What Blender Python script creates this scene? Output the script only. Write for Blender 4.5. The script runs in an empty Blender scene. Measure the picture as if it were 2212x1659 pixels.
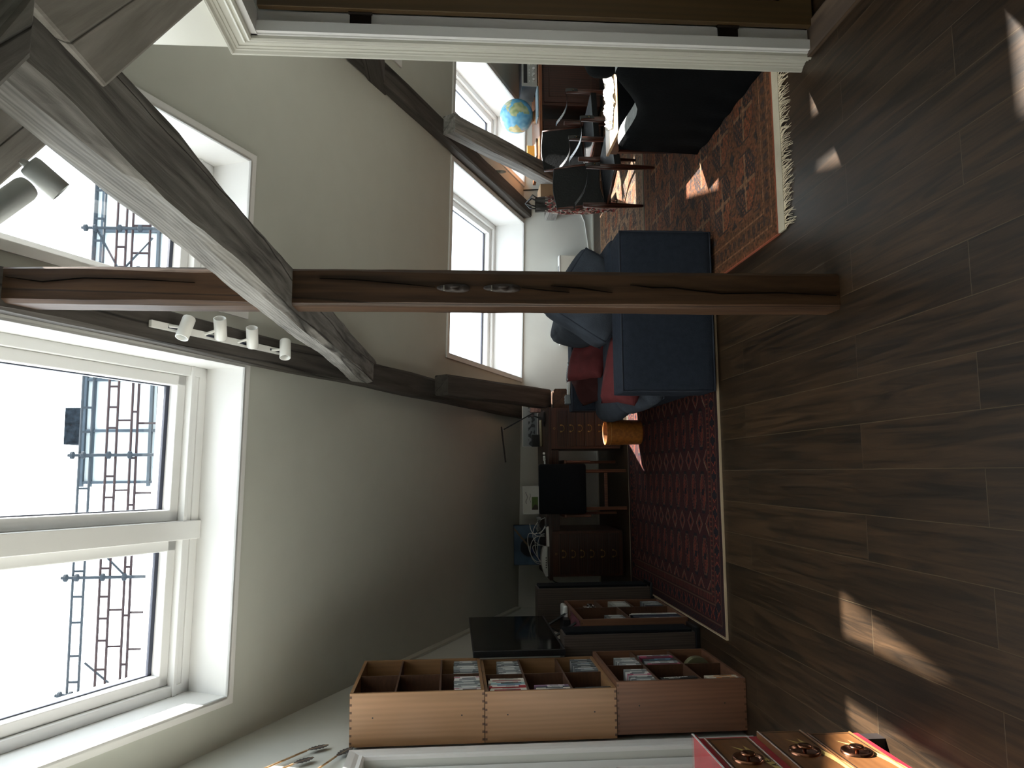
import bpy, bmesh, math, random
from mathutils import Vector, Matrix, noise

sc = bpy.context.scene
col = sc.collection
R = math.radians
# ------------------------------------------------------------------ camera, sky, sun, exposure
# The photograph lies on its side: the camera was held rolled by 90 degrees, the room itself is upright here.
FPX, CAMH = 1690.0, 1.6
YAW, PITCH = math.atan(191.5 / 1695), math.atan(131 / 1690)
CF = Vector((math.sin(YAW) * math.cos(PITCH), math.cos(YAW) * math.cos(PITCH), -math.sin(PITCH)))
CR = Vector((math.cos(YAW), -math.sin(YAW), 0))
CU = CR.cross(CF)
cam_d = bpy.data.cameras.new('camera')
cam = bpy.data.objects.new('camera', cam_d)
col.objects.link(cam)
cam_d.sensor_fit = 'HORIZONTAL'
cam_d.sensor_width = 36
cam_d.lens = FPX * 36 / 2212
cam_d.clip_start = 0.02
cam_d.clip_end = 200
mx = Matrix((-CU, CR, -CF)).transposed().to_4x4()
mx.translation = Vector((0, 0, CAMH))
cam.matrix_world = mx
sc.camera = cam

world = bpy.data.worlds.new('world')
sc.world = world
world.use_nodes = True
bg = world.node_tree.nodes['Background']
bg.inputs[0].default_value = (0.86, 0.95, 1.0, 1)
bg.inputs[1].default_value = 5.6
SUN_DIR = Vector((-1.82, -1.0, -2.68)).normalized()
sun_d = bpy.data.lights.new('sun', 'SUN')
sun_d.energy = 44
sun_d.angle = R(0.9)
sun_d.color = (1.0, 0.96, 0.89)
sun = bpy.data.objects.new('sun', sun_d)
col.objects.link(sun)
sun.rotation_euler = SUN_DIR.to_track_quat('-Z', 'Y').to_euler()
vs = sc.view_settings
vs.view_transform = 'Standard'
vs.look = 'None'
vs.gamma = 1
vs.use_curve_mapping = False
vs.exposure = 0.0
sc.cycles.max_bounces = 10
sc.cycles.diffuse_bounces = 6
sc.cycles.glossy_bounces = 3
sc.cycles.transparent_max_bounces = 12
sc.cycles.sample_clamp_indirect = 6
sc.cycles.caustics_reflective = False
sc.cycles.caustics_refractive = False

# ------------------------------------------------------------------ materials
def lin(c):
    return c / 12.92 if c <= 0.04045 else ((c + 0.055) / 1.055) ** 2.4
def hx(h):
    return tuple(lin(int(h[i:i + 2], 16) / 255) for i in (0, 2, 4)) + (1,)
def N(nt, t, **kw):
    n = nt.nodes.new(t)
    for k, v in kw.items():
        setattr(n, k, v)
    return n
MATS = {}
def mat(name, color, rough=0.6, metal=0.0, var=0.06, scale=6.0, bump=0.0, bscale=120.0, stretch=(1, 1, 1), spec=0.5, color2=None, contrast=(0.35, 0.65), sheen=0.0, transmission=0.0):
    if name in MATS:
        return MATS[name]
    m = bpy.data.materials.new(name)
    m.use_nodes = True
    nt = m.node_tree
    b = nt.nodes['Principled BSDF']
    c = hx(color)
    tc = N(nt, 'ShaderNodeTexCoord')
    mp = N(nt, 'ShaderNodeMapping')
    mp.inputs['Scale'].default_value = stretch
    nt.links.new(tc.outputs['Object'], mp.inputs[0])
    nz = N(nt, 'ShaderNodeTexNoise')
    nz.inputs['Scale'].default_value = scale
    nz.inputs['Detail'].default_value = 6
    nt.links.new(mp.outputs[0], nz.inputs['Vector'])
    rp = N(nt, 'ShaderNodeValToRGB')
    c2 = hx(color2) if color2 else tuple(max(0, x * (1 - var * 2)) for x in c[:3]) + (1,)
    c1 = c if color2 else tuple(min(1, x * (1 + var)) for x in c[:3]) + (1,)
    rp.color_ramp.elements[0].position = contrast[0]
    rp.color_ramp.elements[1].position = contrast[1]
    rp.color_ramp.elements[0].color = c2
    rp.color_ramp.elements[1].color = c1
    nt.links.new(nz.outputs[0], rp.inputs[0])
    nt.links.new(rp.outputs[0], b.inputs['Base Color'])
    b.inputs['Roughness'].default_value = rough
    b.inputs['Metallic'].default_value = metal
    b.inputs['Specular IOR Level'].default_value = spec
    if sheen:
        b.inputs['Sheen Weight'].default_value = sheen
    if transmission:
        b.inputs['Transmission Weight'].default_value = transmission
    if bump:
        n2 = N(nt, 'ShaderNodeTexNoise')
        n2.inputs['Scale'].default_value = bscale
        n2.inputs['Detail'].default_value = 4
        nt.links.new(mp.outputs[0], n2.inputs['Vector'])
        bp = N(nt, 'ShaderNodeBump')
        bp.inputs['Strength'].default_value = bump
        bp.inputs['Distance'].default_value = 0.01
        nt.links.new(n2.outputs[0], bp.inputs['Height'])
        nt.links.new(bp.outputs[0], b.inputs['Normal'])
    MATS[name] = m
    return m

def wood(name, light, dark, axis='X', scale=9.0, rough=0.5, rings=0.5, bump=0.15, long=0.06, cracks=False, spec=0.5, detail=8, contrast=(0.3, 0.7)):
    """wood with grain running along one object axis"""
    if name in MATS:
        return MATS[name]
    m = bpy.data.materials.new(name)
    m.use_nodes = True
    nt = m.node_tree
    L = nt.links.new
    b = nt.nodes['Principled BSDF']
    tc = N(nt, 'ShaderNodeTexCoord')
    mp = N(nt, 'ShaderNodeMapping')
    i = 'XYZ'.index(axis)
    s = [1, 1, 1]
    s[i] = long
    mp.inputs['Scale'].default_value = s
    L(tc.outputs['Object'], mp.inputs[0])
    nz = N(nt, 'ShaderNodeTexNoise')
    nz.inputs['Scale'].default_value = scale
    nz.inputs['Detail'].default_value = detail
    nz.inputs['Roughness'].default_value = 0.62
    nz.inputs['Distortion'].default_value = 0.6
    L(mp.outputs[0], nz.inputs['Vector'])
    wv = N(nt, 'ShaderNodeTexWave')
    wv.bands_direction = 'Z' if axis != 'Z' else 'X'
    wv.inputs['Scale'].default_value = scale * 1.3
    wv.inputs['Distortion'].default_value = 12
    wv.inputs['Detail'].default_value = 3
    wv.inputs['Detail Scale'].default_value = 0.6
    L(mp.outputs[0], wv.inputs['Vector'])
    mi = N(nt, 'ShaderNodeMix')
    mi.inputs[0].default_value = rings
    L(nz.outputs[0], mi.inputs[2])
    L(wv.outputs['Fac'], mi.inputs[3])
    rp = N(nt, 'ShaderNodeValToRGB')
    rp.color_ramp.elements[0].position = contrast[0]
    rp.color_ramp.elements[1].position = contrast[1]
    rp.color_ramp.elements[0].color = hx(dark)
    rp.color_ramp.elements[1].color = hx(light)
    L(mi.outputs[0], rp.inputs[0])
    colout = rp.outputs[0]
    hgt = mi.outputs[0]
    if cracks:
        mp2 = N(nt, 'ShaderNodeMapping')
        s2 = [1, 1, 1]
        s2[i] = 0.035
        mp2.inputs['Scale'].default_value = s2
        L(tc.outputs['Object'], mp2.inputs[0])
        n3 = N(nt, 'ShaderNodeTexNoise')
        n3.inputs['Scale'].default_value = 5
        n3.inputs['Detail'].default_value = 1.5
        L(mp2.outputs[0], n3.inputs['Vector'])
        ma = N(nt, 'ShaderNodeMath', operation='SUBTRACT')
        ma.inputs[1].default_value = 0.5
        L(n3.outputs[0], ma.inputs[0])
        mb = N(nt, 'ShaderNodeMath', operation='ABSOLUTE')
        L(ma.outputs[0], mb.inputs[0])
        mc = N(nt, 'ShaderNodeMapRange')
        mc.inputs[1].default_value = 0.0
        mc.inputs[2].default_value = 0.011
        mc.inputs[3].default_value = 0.18
        mc.inputs[4].default_value = 1.0
        L(mb.outputs[0], mc.inputs[0])
        mm = N(nt, 'ShaderNodeMix', data_type='RGBA', blend_type='MULTIPLY')
        mm.inputs[0].default_value = 1
        L(colout, mm.inputs[6])
        L(mc.outputs[0], mm.inputs[7])
        colout = mm.outputs[2]
        mh = N(nt, 'ShaderNodeMath', operation='MULTIPLY')
        L(hgt, mh.inputs[0])
        L(mc.outputs[0], mh.inputs[1])
        hgt = mh.outputs[0]
    L(colout, b.inputs['Base Color'])
    b.inputs['Roughness'].default_value = rough
    b.inputs['Specular IOR Level'].default_value = spec
    bp = N(nt, 'ShaderNodeBump')
    bp.inputs['Strength'].default_value = bump
    bp.inputs['Distance'].default_value = 0.006
    L(hgt, bp.inputs['Height'])
    L(bp.outputs[0], b.inputs['Normal'])
    MATS[name] = m
    return m

def attr_mat(name, rough=0.9, bump=0.0, bscale=300, spec=0.2, sheen=0.0):
    """colour comes from the dyed pattern stored on the mesh"""
    if name in MATS:
        return MATS[name]
    m = bpy.data.materials.new(name)
    m.use_nodes = True
    nt = m.node_tree
    b = nt.nodes['Principled BSDF']
    a = N(nt, 'ShaderNodeAttribute')
    a.attribute_name = 'Dye'
    nt.links.new(a.outputs['Color'], b.inputs['Base Color'])
    b.inputs['Roughness'].default_value = rough
    b.inputs['Specular IOR Level'].default_value = spec
    if sheen:
        b.inputs['Sheen Weight'].default_value = sheen
    if bump:
        tc = N(nt, 'ShaderNodeTexCoord')
        n2 = N(nt, 'ShaderNodeTexNoise')
        n2.inputs['Scale'].default_value = bscale
        nt.links.new(tc.outputs['Object'], n2.inputs['Vector'])
        bp = N(nt, 'ShaderNodeBump')
        bp.inputs['Strength'].default_value = bump
        bp.inputs['Distance'].default_value = 0.01
        nt.links.new(n2.outputs[0], bp.inputs['Height'])
        nt.links.new(bp.outputs[0], b.inputs['Normal'])
    MATS[name] = m
    return m

def glass_mat(name, tint=(1, 1, 1, 1), refl=0.06):
    if name in MATS:
        return MATS[name]
    m = bpy.data.materials.new(name)
    m.use_nodes = True
    nt = m.node_tree
    nt.nodes.remove(nt.nodes['Principled BSDF'])
    out = nt.nodes['Material Output']
    t = N(nt, 'ShaderNodeBsdfTransparent')
    t.inputs[0].default_value = tint
    g = N(nt, 'ShaderNodeBsdfGlossy')
    g.inputs['Roughness'].default_value = 0.01
    mi = N(nt, 'ShaderNodeMixShader')
    mi.inputs[0].default_value = refl
    nt.links.new(t.outputs[0], mi.inputs[1])
    nt.links.new(g.outputs[0], mi.inputs[2])
    nt.links.new(mi.outputs[0], out.inputs['Surface'])
    MATS[name] = m
    return m

M_ROOF = mat('plaster_greige', 'bcbeb5', 0.85, var=0.01, bump=0.05, bscale=220)
M_WALL = mat('plaster_offwhite', 'c8cac4', 0.85, var=0.01, bump=0.05, bscale=220)
M_TRIM = mat('white_satin_paint', 'dcdcda', 0.4, var=0.004)
M_TRIM2 = mat('cream_satin_paint', 'c6c5ba', 0.42, var=0.004)
M_GLASS = glass_mat('window_glass')
M_SEAL = mat('dark_rubber_seal', '2c3040', 0.5)
M_BEAM = wood('hewn_beam_wood', '524e4a', '34312d', 'X', 20, 0.75, 0.08, 0.5, 0.07, cracks=True, spec=0.25)
M_BEAMG = wood('weathered_beam_wood', '9a9894', '4c4a48', 'X', 20, 0.78, 0.10, 0.7, 0.07, cracks=True, spec=0.25)
M_BEAMP = wood('lit_pale_beam_wood', 'bab6b0', '8a8680', 'X', 18, 0.8, 0.08, 0.5, 0.07, cracks=True, spec=0.2)  # paler than the other beams: skylight from behind put into the wood colour
M_POST = wood('post_wood', '543c29', '291b12', 'X', 18, 0.5, 0.1, 0.4, 0.06, cracks=True, spec=0.35)
M_TEAK = wood('teak_case_wood', '9c7450', '806040', 'Z', 8, 0.42, 0.12, 0.05, 0.07)
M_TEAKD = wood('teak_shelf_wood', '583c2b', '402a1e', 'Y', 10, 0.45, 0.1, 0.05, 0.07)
M_TEAKL = wood('dark_teak_wood', '74503a', '573a2a', 'Z', 9, 0.45, 0.12, 0.05, 0.07)
M_JOINT = mat('dovetail_end_grain', '4e3422', 0.6)
M_ROSE = wood('rosewood', '3a2419', '190f0b', 'X', 14, 0.4, 0.5, 0.05, 0.05)
M_ROSE2 = wood('rosewood_lipping', '4c2e20', '2e1b13', 'X', 14, 0.4, 0.3, 0.05, 0.05)
M_MAHOG = wood('mahogany_chair_wood', '52291b', '2a140e', 'Z', 14, 0.35, 0.3, 0.05, 0.06)
M_DOORW = wood('ochre_painted_door_wood', '523f24', '43331d', 'Z', 6, 0.5, 0.2, 0.1, 0.05)
M_DOORM = wood('door_moulding_wood', '4c3524', '33231a', 'Z', 6, 0.4, 0.2, 0.1, 0.05)
M_BRASS = mat('aged_brass', 'a08450', 0.35, 1.0)
M_CHROME = mat('chrome', 'd8d8d8', 0.15, 1.0, var=0.01)
M_COPPER = mat('bronzed_copper', '9a6a52', 0.22, 1.0)
M_BLACK = mat('black_plastic', '101214', 0.4)
M_LEATH = mat('black_leather', '0c0f12', 0.45, bump=0.2, bscale=60, spec=0.3)
M_CANVB = mat('black_wool_fabric', '0e1216', 0.9, bump=0.3, bscale=300, spec=0.15)
M_SOFA = mat('navy_sofa_fabric', '252b35', 0.95, var=0.08, scale=30, bump=0.35, bscale=350, spec=0.12)
M_SOFA2 = mat('washed_blue_cushion_fabric', '3a4049', 0.95, var=0.1, scale=9, bump=0.3, bscale=200, spec=0.12)
M_PIPE = mat('navy_piping', '161d2a', 0.9)
M_RED = mat('red_cushion_fabric', '5c2c2e', 0.9, var=0.1, scale=10, bump=0.3, bscale=250, spec=0.12)
M_RED2 = mat('maroon_cushion_fabric', '3a2020', 0.9, var=0.1, scale=10, bump=0.3, bscale=250, spec=0.12)
M_DRAPE = mat('black_velvet_throw', '080a0c', 0.95, var=0.1, scale=5, bump=0.3, bscale=80, spec=0.08)
M_DRAPE2 = mat('sheen_grey_throw', '7b7f80', 0.9, var=0.1, scale=20, bump=0.2, bscale=100)  # top band of the black throw, window sheen put into its grey
M_SPOTW = mat('white_spotlight_enamel', 'd9dad6', 0.35, var=0.01)
M_SPOTG = mat('grey_spotlight_enamel', 'dfe4e6', 0.4, var=0.01)
M_BASKET = mat('orange_leather_bin', '94591f', 0.6, var=0.15, scale=40, bump=0.2, bscale=200)
M_CARD = mat('brown_cardboard', '9a8064', 0.85)
M_PAPER = mat('white_paper', 'e6e4de', 0.8, var=0.02)
M_STEEL = mat('galvanised_scaffold_steel', '2c3238', 0.6, spec=0.1)
M_RSTEEL = mat('rusty_scaffold_steel', '2e2628', 0.8, spec=0.1)
M_STRAP = mat('saddle_leather_strap', '161515', 0.25, bump=0.1, spec=0.8)

# floor: long oak boards running away from the camera
def floor_mat():
    m = bpy.data.materials.new('dark_oak_floorboards')
    m.use_nodes = True
    nt = m.node_tree
    L = nt.links.new
    b = nt.nodes['Principled BSDF']
    tc = N(nt, 'ShaderNodeTexCoord')
    mp = N(nt, 'ShaderNodeMapping')
    mp.inputs['Rotation'].default_value = (0, 0, R(90))
    mp.inputs['Location'].default_value = (0.35, 0.0, 0)
    L(tc.outputs['Object'], mp.inputs[0])
    br = N(nt, 'ShaderNodeTexBrick')
    br.offset = 0.37
    br.offset_frequency = 2
    br.inputs['Scale'].default_value = 1
    br.inputs['Brick Width'].default_value = 1.9
    br.inputs['Row Height'].default_value = 0.1765
    br.inputs['Mortar Size'].default_value = 0.0016
    br.inputs['Mortar Smooth'].default_value = 0.4
    br.inputs['Color1'].default_value = (0.25, 0.25, 0.25, 1)
    br.inputs['Color2'].default_value = (1, 1, 1, 1)
    br.inputs['Mortar'].default_value = (0.5, 0.5, 0.5, 1)
    L(mp.outputs[0], br.inputs['Vector'])
    # offset the grain per board
    sx = N(nt, 'ShaderNodeVectorMath', operation='MULTIPLY')
    sx.inputs[1].default_value = (1, 0.055, 1)
    L(tc.outputs['Object'], sx.inputs[0])
    ad = N(nt, 'ShaderNodeVectorMath', operation='MULTIPLY_ADD')
    ad.inputs[1].default_value = (7, 3, 5)
    L(br.outputs['Color'], ad.inputs[0])
    L(sx.outputs[0], ad.inputs[2])
    nz = N(nt, 'ShaderNodeTexNoise')
    nz.inputs['Scale'].default_value = 26
    nz.inputs['Detail'].default_value = 9
    nz.inputs['Roughness'].default_value = 0.65
    nz.inputs['Distortion'].default_value = 1.2
    L(ad.outputs[0], nz.inputs['Vector'])
    rp = N(nt, 'ShaderNodeValToRGB')
    rp.color_ramp.elements[0].position = 0.38
    rp.color_ramp.elements[1].position = 0.64
    rp.color_ramp.elements[0].color = hx('1a130c')
    rp.color_ramp.elements[1].color = hx('37281a')
    L(nz.outputs[0], rp.inputs[0])
    # every board has its own tone
    tn = N(nt, 'ShaderNodeMapRange')
    tn.inputs[1].default_value = 0.2
    tn.inputs[2].default_value = 1.0
    tn.inputs[3].default_value = 0.72
    tn.inputs[4].default_value = 1.12
    L(br.outputs['Color'], tn.inputs[0])
    mm = N(nt, 'ShaderNodeMix', data_type='RGBA', blend_type='MULTIPLY')
    mm.inputs[0].default_value = 1
    L(rp.outputs[0], mm.inputs[6])
    L(tn.outputs[0], mm.inputs[7])
    mg = N(nt, 'ShaderNodeMix', data_type='RGBA')
    L(br.outputs['Fac'], mg.inputs[0])
    L(mm.outputs[2], mg.inputs[6])
    mg.inputs[7].default_value = hx('433828')  # joint lines lighter than the boards: bevel reflections put into the colour
    L(mg.outputs[2], b.inputs['Base Color'])
    b.inputs['Roughness'].default_value = 0.40
    b.inputs['Specular IOR Level'].default_value = 0.28
    sb = N(nt, 'ShaderNodeMath', operation='SUBTRACT')
    L(nz.outputs[0], sb.inputs[0])
    L(br.outputs['Fac'], sb.inputs[1])
    bp = N(nt, 'ShaderNodeBump')
    bp.inputs['Strength'].default_value = 0.25
    bp.inputs['Distance'].default_value = 0.004
    L(sb.outputs[0], bp.inputs['Height'])
    L(bp.outputs[0], b.inputs['Normal'])
    return m
M_FLOOR = floor_mat()

# ------------------------------------------------------------------ mesh helpers
class MB:
    def __init__(s, T=None):
        s.v, s.f, s.m, s.cv, s.T = [], [], [], {}, T
    def add(s, vs_, fs, mi=0):
        o = len(s.v)
        for p in vs_:
            s.v.append(s.T @ Vector(p) if s.T else Vector(p))
        for f in fs:
            s.f.append([o + i for i in f])
            s.m.append(mi)
        return o
    def box(s, x0, x1, y0, y1, z0, z1, mi=0):
        vs_ = [(x, y, z) for z in (z0, z1) for y in (y0, y1) for x in (x0, x1)]
        s.add(vs_, [(0, 2, 3, 1), (4, 5, 7, 6), (0, 1, 5, 4), (2, 6, 7, 3), (0, 4, 6, 2), (1, 3, 7, 5)], mi)
        return s
    def bar(s, p0, p1, w, h, up=(0, 0, 1), mi=0, w2=None, h2=None):
        p0, p1 = Vector(p0), Vector(p1)
        d = (p1 - p0).normalized()
        sd = d.cross(Vector(up))
        if sd.length < 1e-5:
            sd = d.cross(Vector((1, 0, 0)))
        sd.normalize()
        u = sd.cross(d)
        w2, h2 = w2 or w, h2 or h
        vs_ = [p + sd * a * ww / 2 + u * b_ * hh / 2 for p, ww, hh in ((p0, w, h), (p1, w2, h2)) for a, b_ in ((-1, -1), (1, -1), (1, 1), (-1, 1))]
        s.add(vs_, [(3, 2, 1, 0), (4, 5, 6, 7), (0, 1, 5, 4), (1, 2, 6, 5), (2, 3, 7, 6), (3, 0, 4, 7)], mi)
        return s
    def tube(s, pts, r, n=8, mi=0, closed=False, cap=True):
        pts = [Vector(p) for p in pts]
        k = len(pts)
        rs = r if isinstance(r, (list, tuple)) else [r] * k
        prev = None
        vs_ = []
        for i, p in enumerate(pts):
            if closed:
                t = pts[(i + 1) % k] - pts[i - 1]
            else:
                t = pts[min(i + 1, k - 1)] - pts[max(i - 1, 0)]
            t.normalize()
            if prev is None:
                a = t.cross(Vector((0, 0, 1)))
                if a.length < 1e-3:
                    a = t.cross(Vector((1, 0, 0)))
            else:
                a = prev - t * prev.dot(t)
            a.normalize()
            prev = a
            b_ = t.cross(a)
            for j in range(n):
                an = 2 * math.pi * j / n
                vs_.append(p + (a * math.cos(an) + b_ * math.sin(an)) * rs[i])
        fs = []
        for i in range(k if closed else k - 1):
            for j in range(n):
                i2 = (i + 1) % k
                fs.append((i * n + j, i * n + (j + 1) % n, i2 * n + (j + 1) % n, i2 * n + j))
        if not closed and cap:
            fs.append(tuple(range(n - 1, -1, -1)))
            fs.append(tuple((k - 1) * n + j for j in range(n)))
        s.add(vs_, fs, mi)
        return s
    def lathe(s, prof, c=(0, 0, 0), axis=(0, 0, 1), n=24, mi=0, a0=0, a1=360):
        ax = Vector(axis).normalized()
        q = Vector((0, 0, 1)).rotation_difference(ax)
        c = Vector(c)
        full = abs(a1 - a0) >= 360
        m_ = n if full else n + 1
        vs_ = []
        for r, z in prof:
            for j in range(m_):
                an = R(a0) + (R(a1) - R(a0)) * j / n
                vs_.append(c + q @ Vector((r * math.cos(an), r * math.sin(an), z)))
        fs = []
        for i in range(len(prof) - 1):
            for j in range(n):
                j2 = (j + 1) % m_ if full else j + 1
                fs.append((i * m_ + j, i * m_ + j2, (i + 1) * m_ + j2, (i + 1) * m_ + j))
        s.add(vs_, fs, mi)
        return s
    def prism(s, poly, off, mi=0):
        off = Vector(off)
        n = len(poly)
        vs_ = [Vector(p) for p in poly] + [Vector(p) + off for p in poly]
        s.add(vs_, [tuple(range(n - 1, -1, -1)), tuple(range(n, 2 * n))] + [(i, (i + 1) % n, n + (i + 1) % n, n + i) for i in range(n)], mi)
        return s
    def rbox(s, c, dims, r, bulge=(0, 0, 0), n=8, mi=0, rot=None, wob=0.0, seed=0):
        h = Vector(dims) / 2
        c = Vector(c)
        r = min(r, h.x, h.y, h.z)
        faces = []
        vs_ = []
        ts = [math.sin(math.pi / 2 * (2 * i / n - 1)) for i in range(n + 1)]
        for ax in range(3):
            for sg in (-1, 1):
                o = len(vs_)
                for i in range(n + 1):
                    for j in range(n + 1):
                        q = [0, 0, 0]
                        q[ax] = sg
                        q[(ax + 1) % 3] = ts[i]
                        q[(ax + 2) % 3] = ts[j]
                        p = Vector((q[0] * h.x, q[1] * h.y, q[2] * h.z))
                        inn = Vector([max(-(h[k] - r), min(h[k] - r, p[k])) for k in range(3)])
                        dd = p - inn
                        p = inn + dd.normalized() * r if dd.length > 1e-9 else p
                        for k in range(3):
                            o1, o2 = (k + 1) % 3, (k + 2) % 3
                            p[k] += (q[k]) * bulge[k] * (1 - q[o1] ** 2) * (1 - q[o2] ** 2)
                        if wob:
                            p += noise.noise_vector(p * 5 + Vector((seed, seed * 2, 0))) * wob
                        if rot:
                            p = rot @ p
                        vs_.append(p + c)
                for i in range(n):
                    for j in range(n):
                        a = o + i * (n + 1) + j
                        f = (a, a + n + 1, a + n + 2, a + 1)
                        faces.append(f if sg > 0 else f[::-1])
        s.add(vs_, faces, mi)
        return s
    def grid(s, fn, nu, nv, mi=0, colfn=None):
        vs_ = [fn(i / nu, j / nv) for i in range(nu + 1) for j in range(nv + 1)]
        fs = [(i * (nv + 1) + j, (i + 1) * (nv + 1) + j, (i + 1) * (nv + 1) + j + 1, i * (nv + 1) + j + 1) for i in range(nu) for j in range(nv)]
        o = s.add(vs_, fs, mi)
        if colfn:
            f0 = len(s.f) - len(fs)
            for i in range(nu):
                for j in range(nv):
                    s.cv[f0 + i * nv + j] = colfn((i + 0.5) / nu, (j + 0.5) / nv)
        return s
    def build(s, name, mats, parent=None, smooth=False, bevel=0.0, seg=2, merge=False, world=False, at=None):
        me = bpy.data.meshes.new(name)
        off = Vector((0, 0, 0))
        if world and parent is not None:
            pr = parent
            while pr is not None:
                off += pr.location
                pr = pr.parent
        if at is not None:
            off = Vector(at)
        me.from_pydata([tuple(v - off) for v in s.v], [], s.f)
        me.polygons.foreach_set('material_index', s.m)
        if not isinstance(mats, (list, tuple)):
            mats = [mats]
        for m_ in mats:
            me.materials.append(m_)
        if s.cv:
            ca = me.color_attributes.new('Dye', 'FLOAT_COLOR', 'CORNER')
            buf = [1.0] * (len(me.loops) * 4)
            for p in me.polygons:
                c = s.cv.get(p.index)
                if c:
                    for li in p.loop_indices:
                        buf[li * 4:li * 4 + 3] = c[:3]
            ca.data.foreach_set('color', buf)
        if merge or smooth:
            bm = bmesh.new()
            bm.from_mesh(me)
            bmesh.ops.remove_doubles(bm, verts=bm.verts, dist=0.0002)
            bmesh.ops.recalc_face_normals(bm, faces=bm.faces)
            bm.to_mesh(me)
            bm.free()
        if smooth:
            me.polygons.foreach_set('use_smooth', [True] * len(me.polygons))
        ob = bpy.data.objects.new(name, me)
        col.objects.link(ob)
        if parent is not None:
            ob.parent = parent
        if at is not None:
            ob.location = off
        if bevel:
            b = ob.modifiers.new('bevel', 'BEVEL')
            b.width = bevel
            b.segments = seg
            b.limit_method = 'ANGLE'
            b.angle_limit = R(40)
        return ob

def tag(o, label=None, cat=None, group=None, kind=None):
    if label: o['label'] = label
    if cat: o['category'] = cat
    if group: o['group'] = group
    if kind: o['kind'] = kind
    return o
def thing(name, label, cat, loc=(0, 0, 0), rz=0, group=None):
    o = bpy.data.objects.new(name, None)
    col.objects.link(o)
    o.location = loc
    o.rotation_euler = (0, 0, rz)
    o.empty_display_size = 0.05
    return tag(o, label, cat, group)
def copy_tree(o, parent=None):
    c = o.copy()
    col.objects.link(c)
    c.parent = parent
    for ch in list(o.children):
        copy_tree(ch, c)
    return c
def ray(x, y):
    return CF + CR * ((829.5 - y) / FPX) - CU * ((x - 1106) / FPX)
def atZ(x, y, z=0.0):
    d = ray(x, y)
    return Vector((0, 0, CAMH)) + d * ((z - CAMH) / d.z)
def atY(x, y, Y):
    d = ray(x, y)
    return Vector((0, 0, CAMH)) + d * (Y / d.y)
def atX(x, y, X):
    d = ray(x, y)
    return Vector((0, 0, CAMH)) + d * (X / d.x)

# ------------------------------------------------------------------ roof slope frame: s to the right, t down the slope, o outwards
RE1 = Vector((4.238, 0, -0.099)).normalized()
RE2 = Vector((-0.010, 0.904, -0.427))
RE2 = (RE2 - RE1 * RE2.dot(RE1)).normalized()
RN = RE1.cross(RE2)
if RN.z < 0: RN = -RN
RO = Vector((0, 8.5, 0.857))
RT = Matrix(((RE1.x, RE2.x, RN.x, RO.x), (RE1.y, RE2.y, RN.y, RO.y), (RE1.z, RE2.z, RN.z, RO.z), (0, 0, 0, 1)))
def W(s, t, o=0.0):
    return RO + RE1 * s + RE2 * t + RN * o
def st_px(x, y, off=0.0):
    d = ray(x, y)
    P = RO + RN * off
    q = Vector((0, 0, CAMH)) + d * ((P - Vector((0, 0, CAMH))).dot(RN) / d.dot(RN)) - P
    return q.dot(RE1), q.dot(RE2)

XL, XR, YB = -1.43, 4.75, -3.2
# windows: s0, s1, t0 (upper), t1 (lower), reveal depth, mullion positions
WINS = [
    (-1.22, 0.55, -7.3, -4.49, 0.25, [(-0.385, -0.315)]),
    (0.87, 1.735, -7.3, -4.53, 0.25, []),
    (3.16, 4.5, -7.3, -4.53, 0.25, []),
    (1.025, 2.775, -1.865, -0.015, 0.33, []),
    (3.245, 4.075, -1.865, -0.015, 0.33, []),
    (3.20, 4.15, -3.75, -2.9, 0.25, []),
]
OUT = 0.42
# ceiling slope with its openings
ss = sorted({-1.62, XR + 0.05} | {w[0] for w in WINS} | {w[1] for w in WINS})
ts_ = sorted({-9.0, 0.0} | {w[2] for w in WINS} | {w[3] for w in WINS})
mb = MB(RT)
for i in range(len(ss) - 1):
    for j in range(len(ts_) - 1):
        cs, ct = (ss[i] + ss[i + 1]) / 2, (ts_[j] + ts_[j + 1]) / 2
        if any(w[0] < cs < w[1] and w[2] < ct < w[3] for w in WINS):
            continue
        for o_ in (0.0, OUT):
            q = [(ss[i], ts_[j], o_), (ss[i + 1], ts_[j], o_), (ss[i + 1], ts_[j + 1], o_), (ss[i], ts_[j + 1], o_)]
            mb.add(q, [(0, 1, 2, 3)])
tag(mb.build('ceiling', M_ROOF), kind='structure')
# opposite slope behind the ridge
ridgeL, ridgeR = W(-1.66, -9.0), W(XR + 0.05, -9.0)
mb = MB()
mb.prism([ridgeL, ridgeR, Vector((ridgeR.x, YB, 2.9)), Vector((ridgeL.x, YB, 2.9))], (0, 0, 0.25))
tag(mb.build('ceiling_back', M_ROOF), kind='structure')
# outer eave closure
mb = MB()
mb.prism([W(-1.62, 0, 0), W(XR + 0.05, 0, 0), W(XR + 0.05, 0, OUT), W(-1.62, 0, OUT)], (0, 0.05, 0))
tag(mb.build('trim_eave', M_WALL), kind='structure')

# floor
mb = MB()
mb.box(XL - 0.15, XR + 0.15, YB - 0.1, 8.65, -0.12, 0.0)
tag(mb.build('floor', M_FLOOR), kind='structure')
# knee wall at the far end (its top follows the slope)
mb = MB()
mb.prism([(XL, 8.5, 0), (XR, 8.5, 0), tuple(W(XR, 0, 0.0)), tuple(W(XL, 0, 0.0))], (0, 0.12, 0.02))
tag(mb.build('wall_far', M_WALL), kind='structure')
mb = MB()
mb.box(XL, XR, 8.475, 8.5, 0, 0.015)
tag(mb.build('baseboard_far', M_TRIM2), kind='structure')
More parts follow.
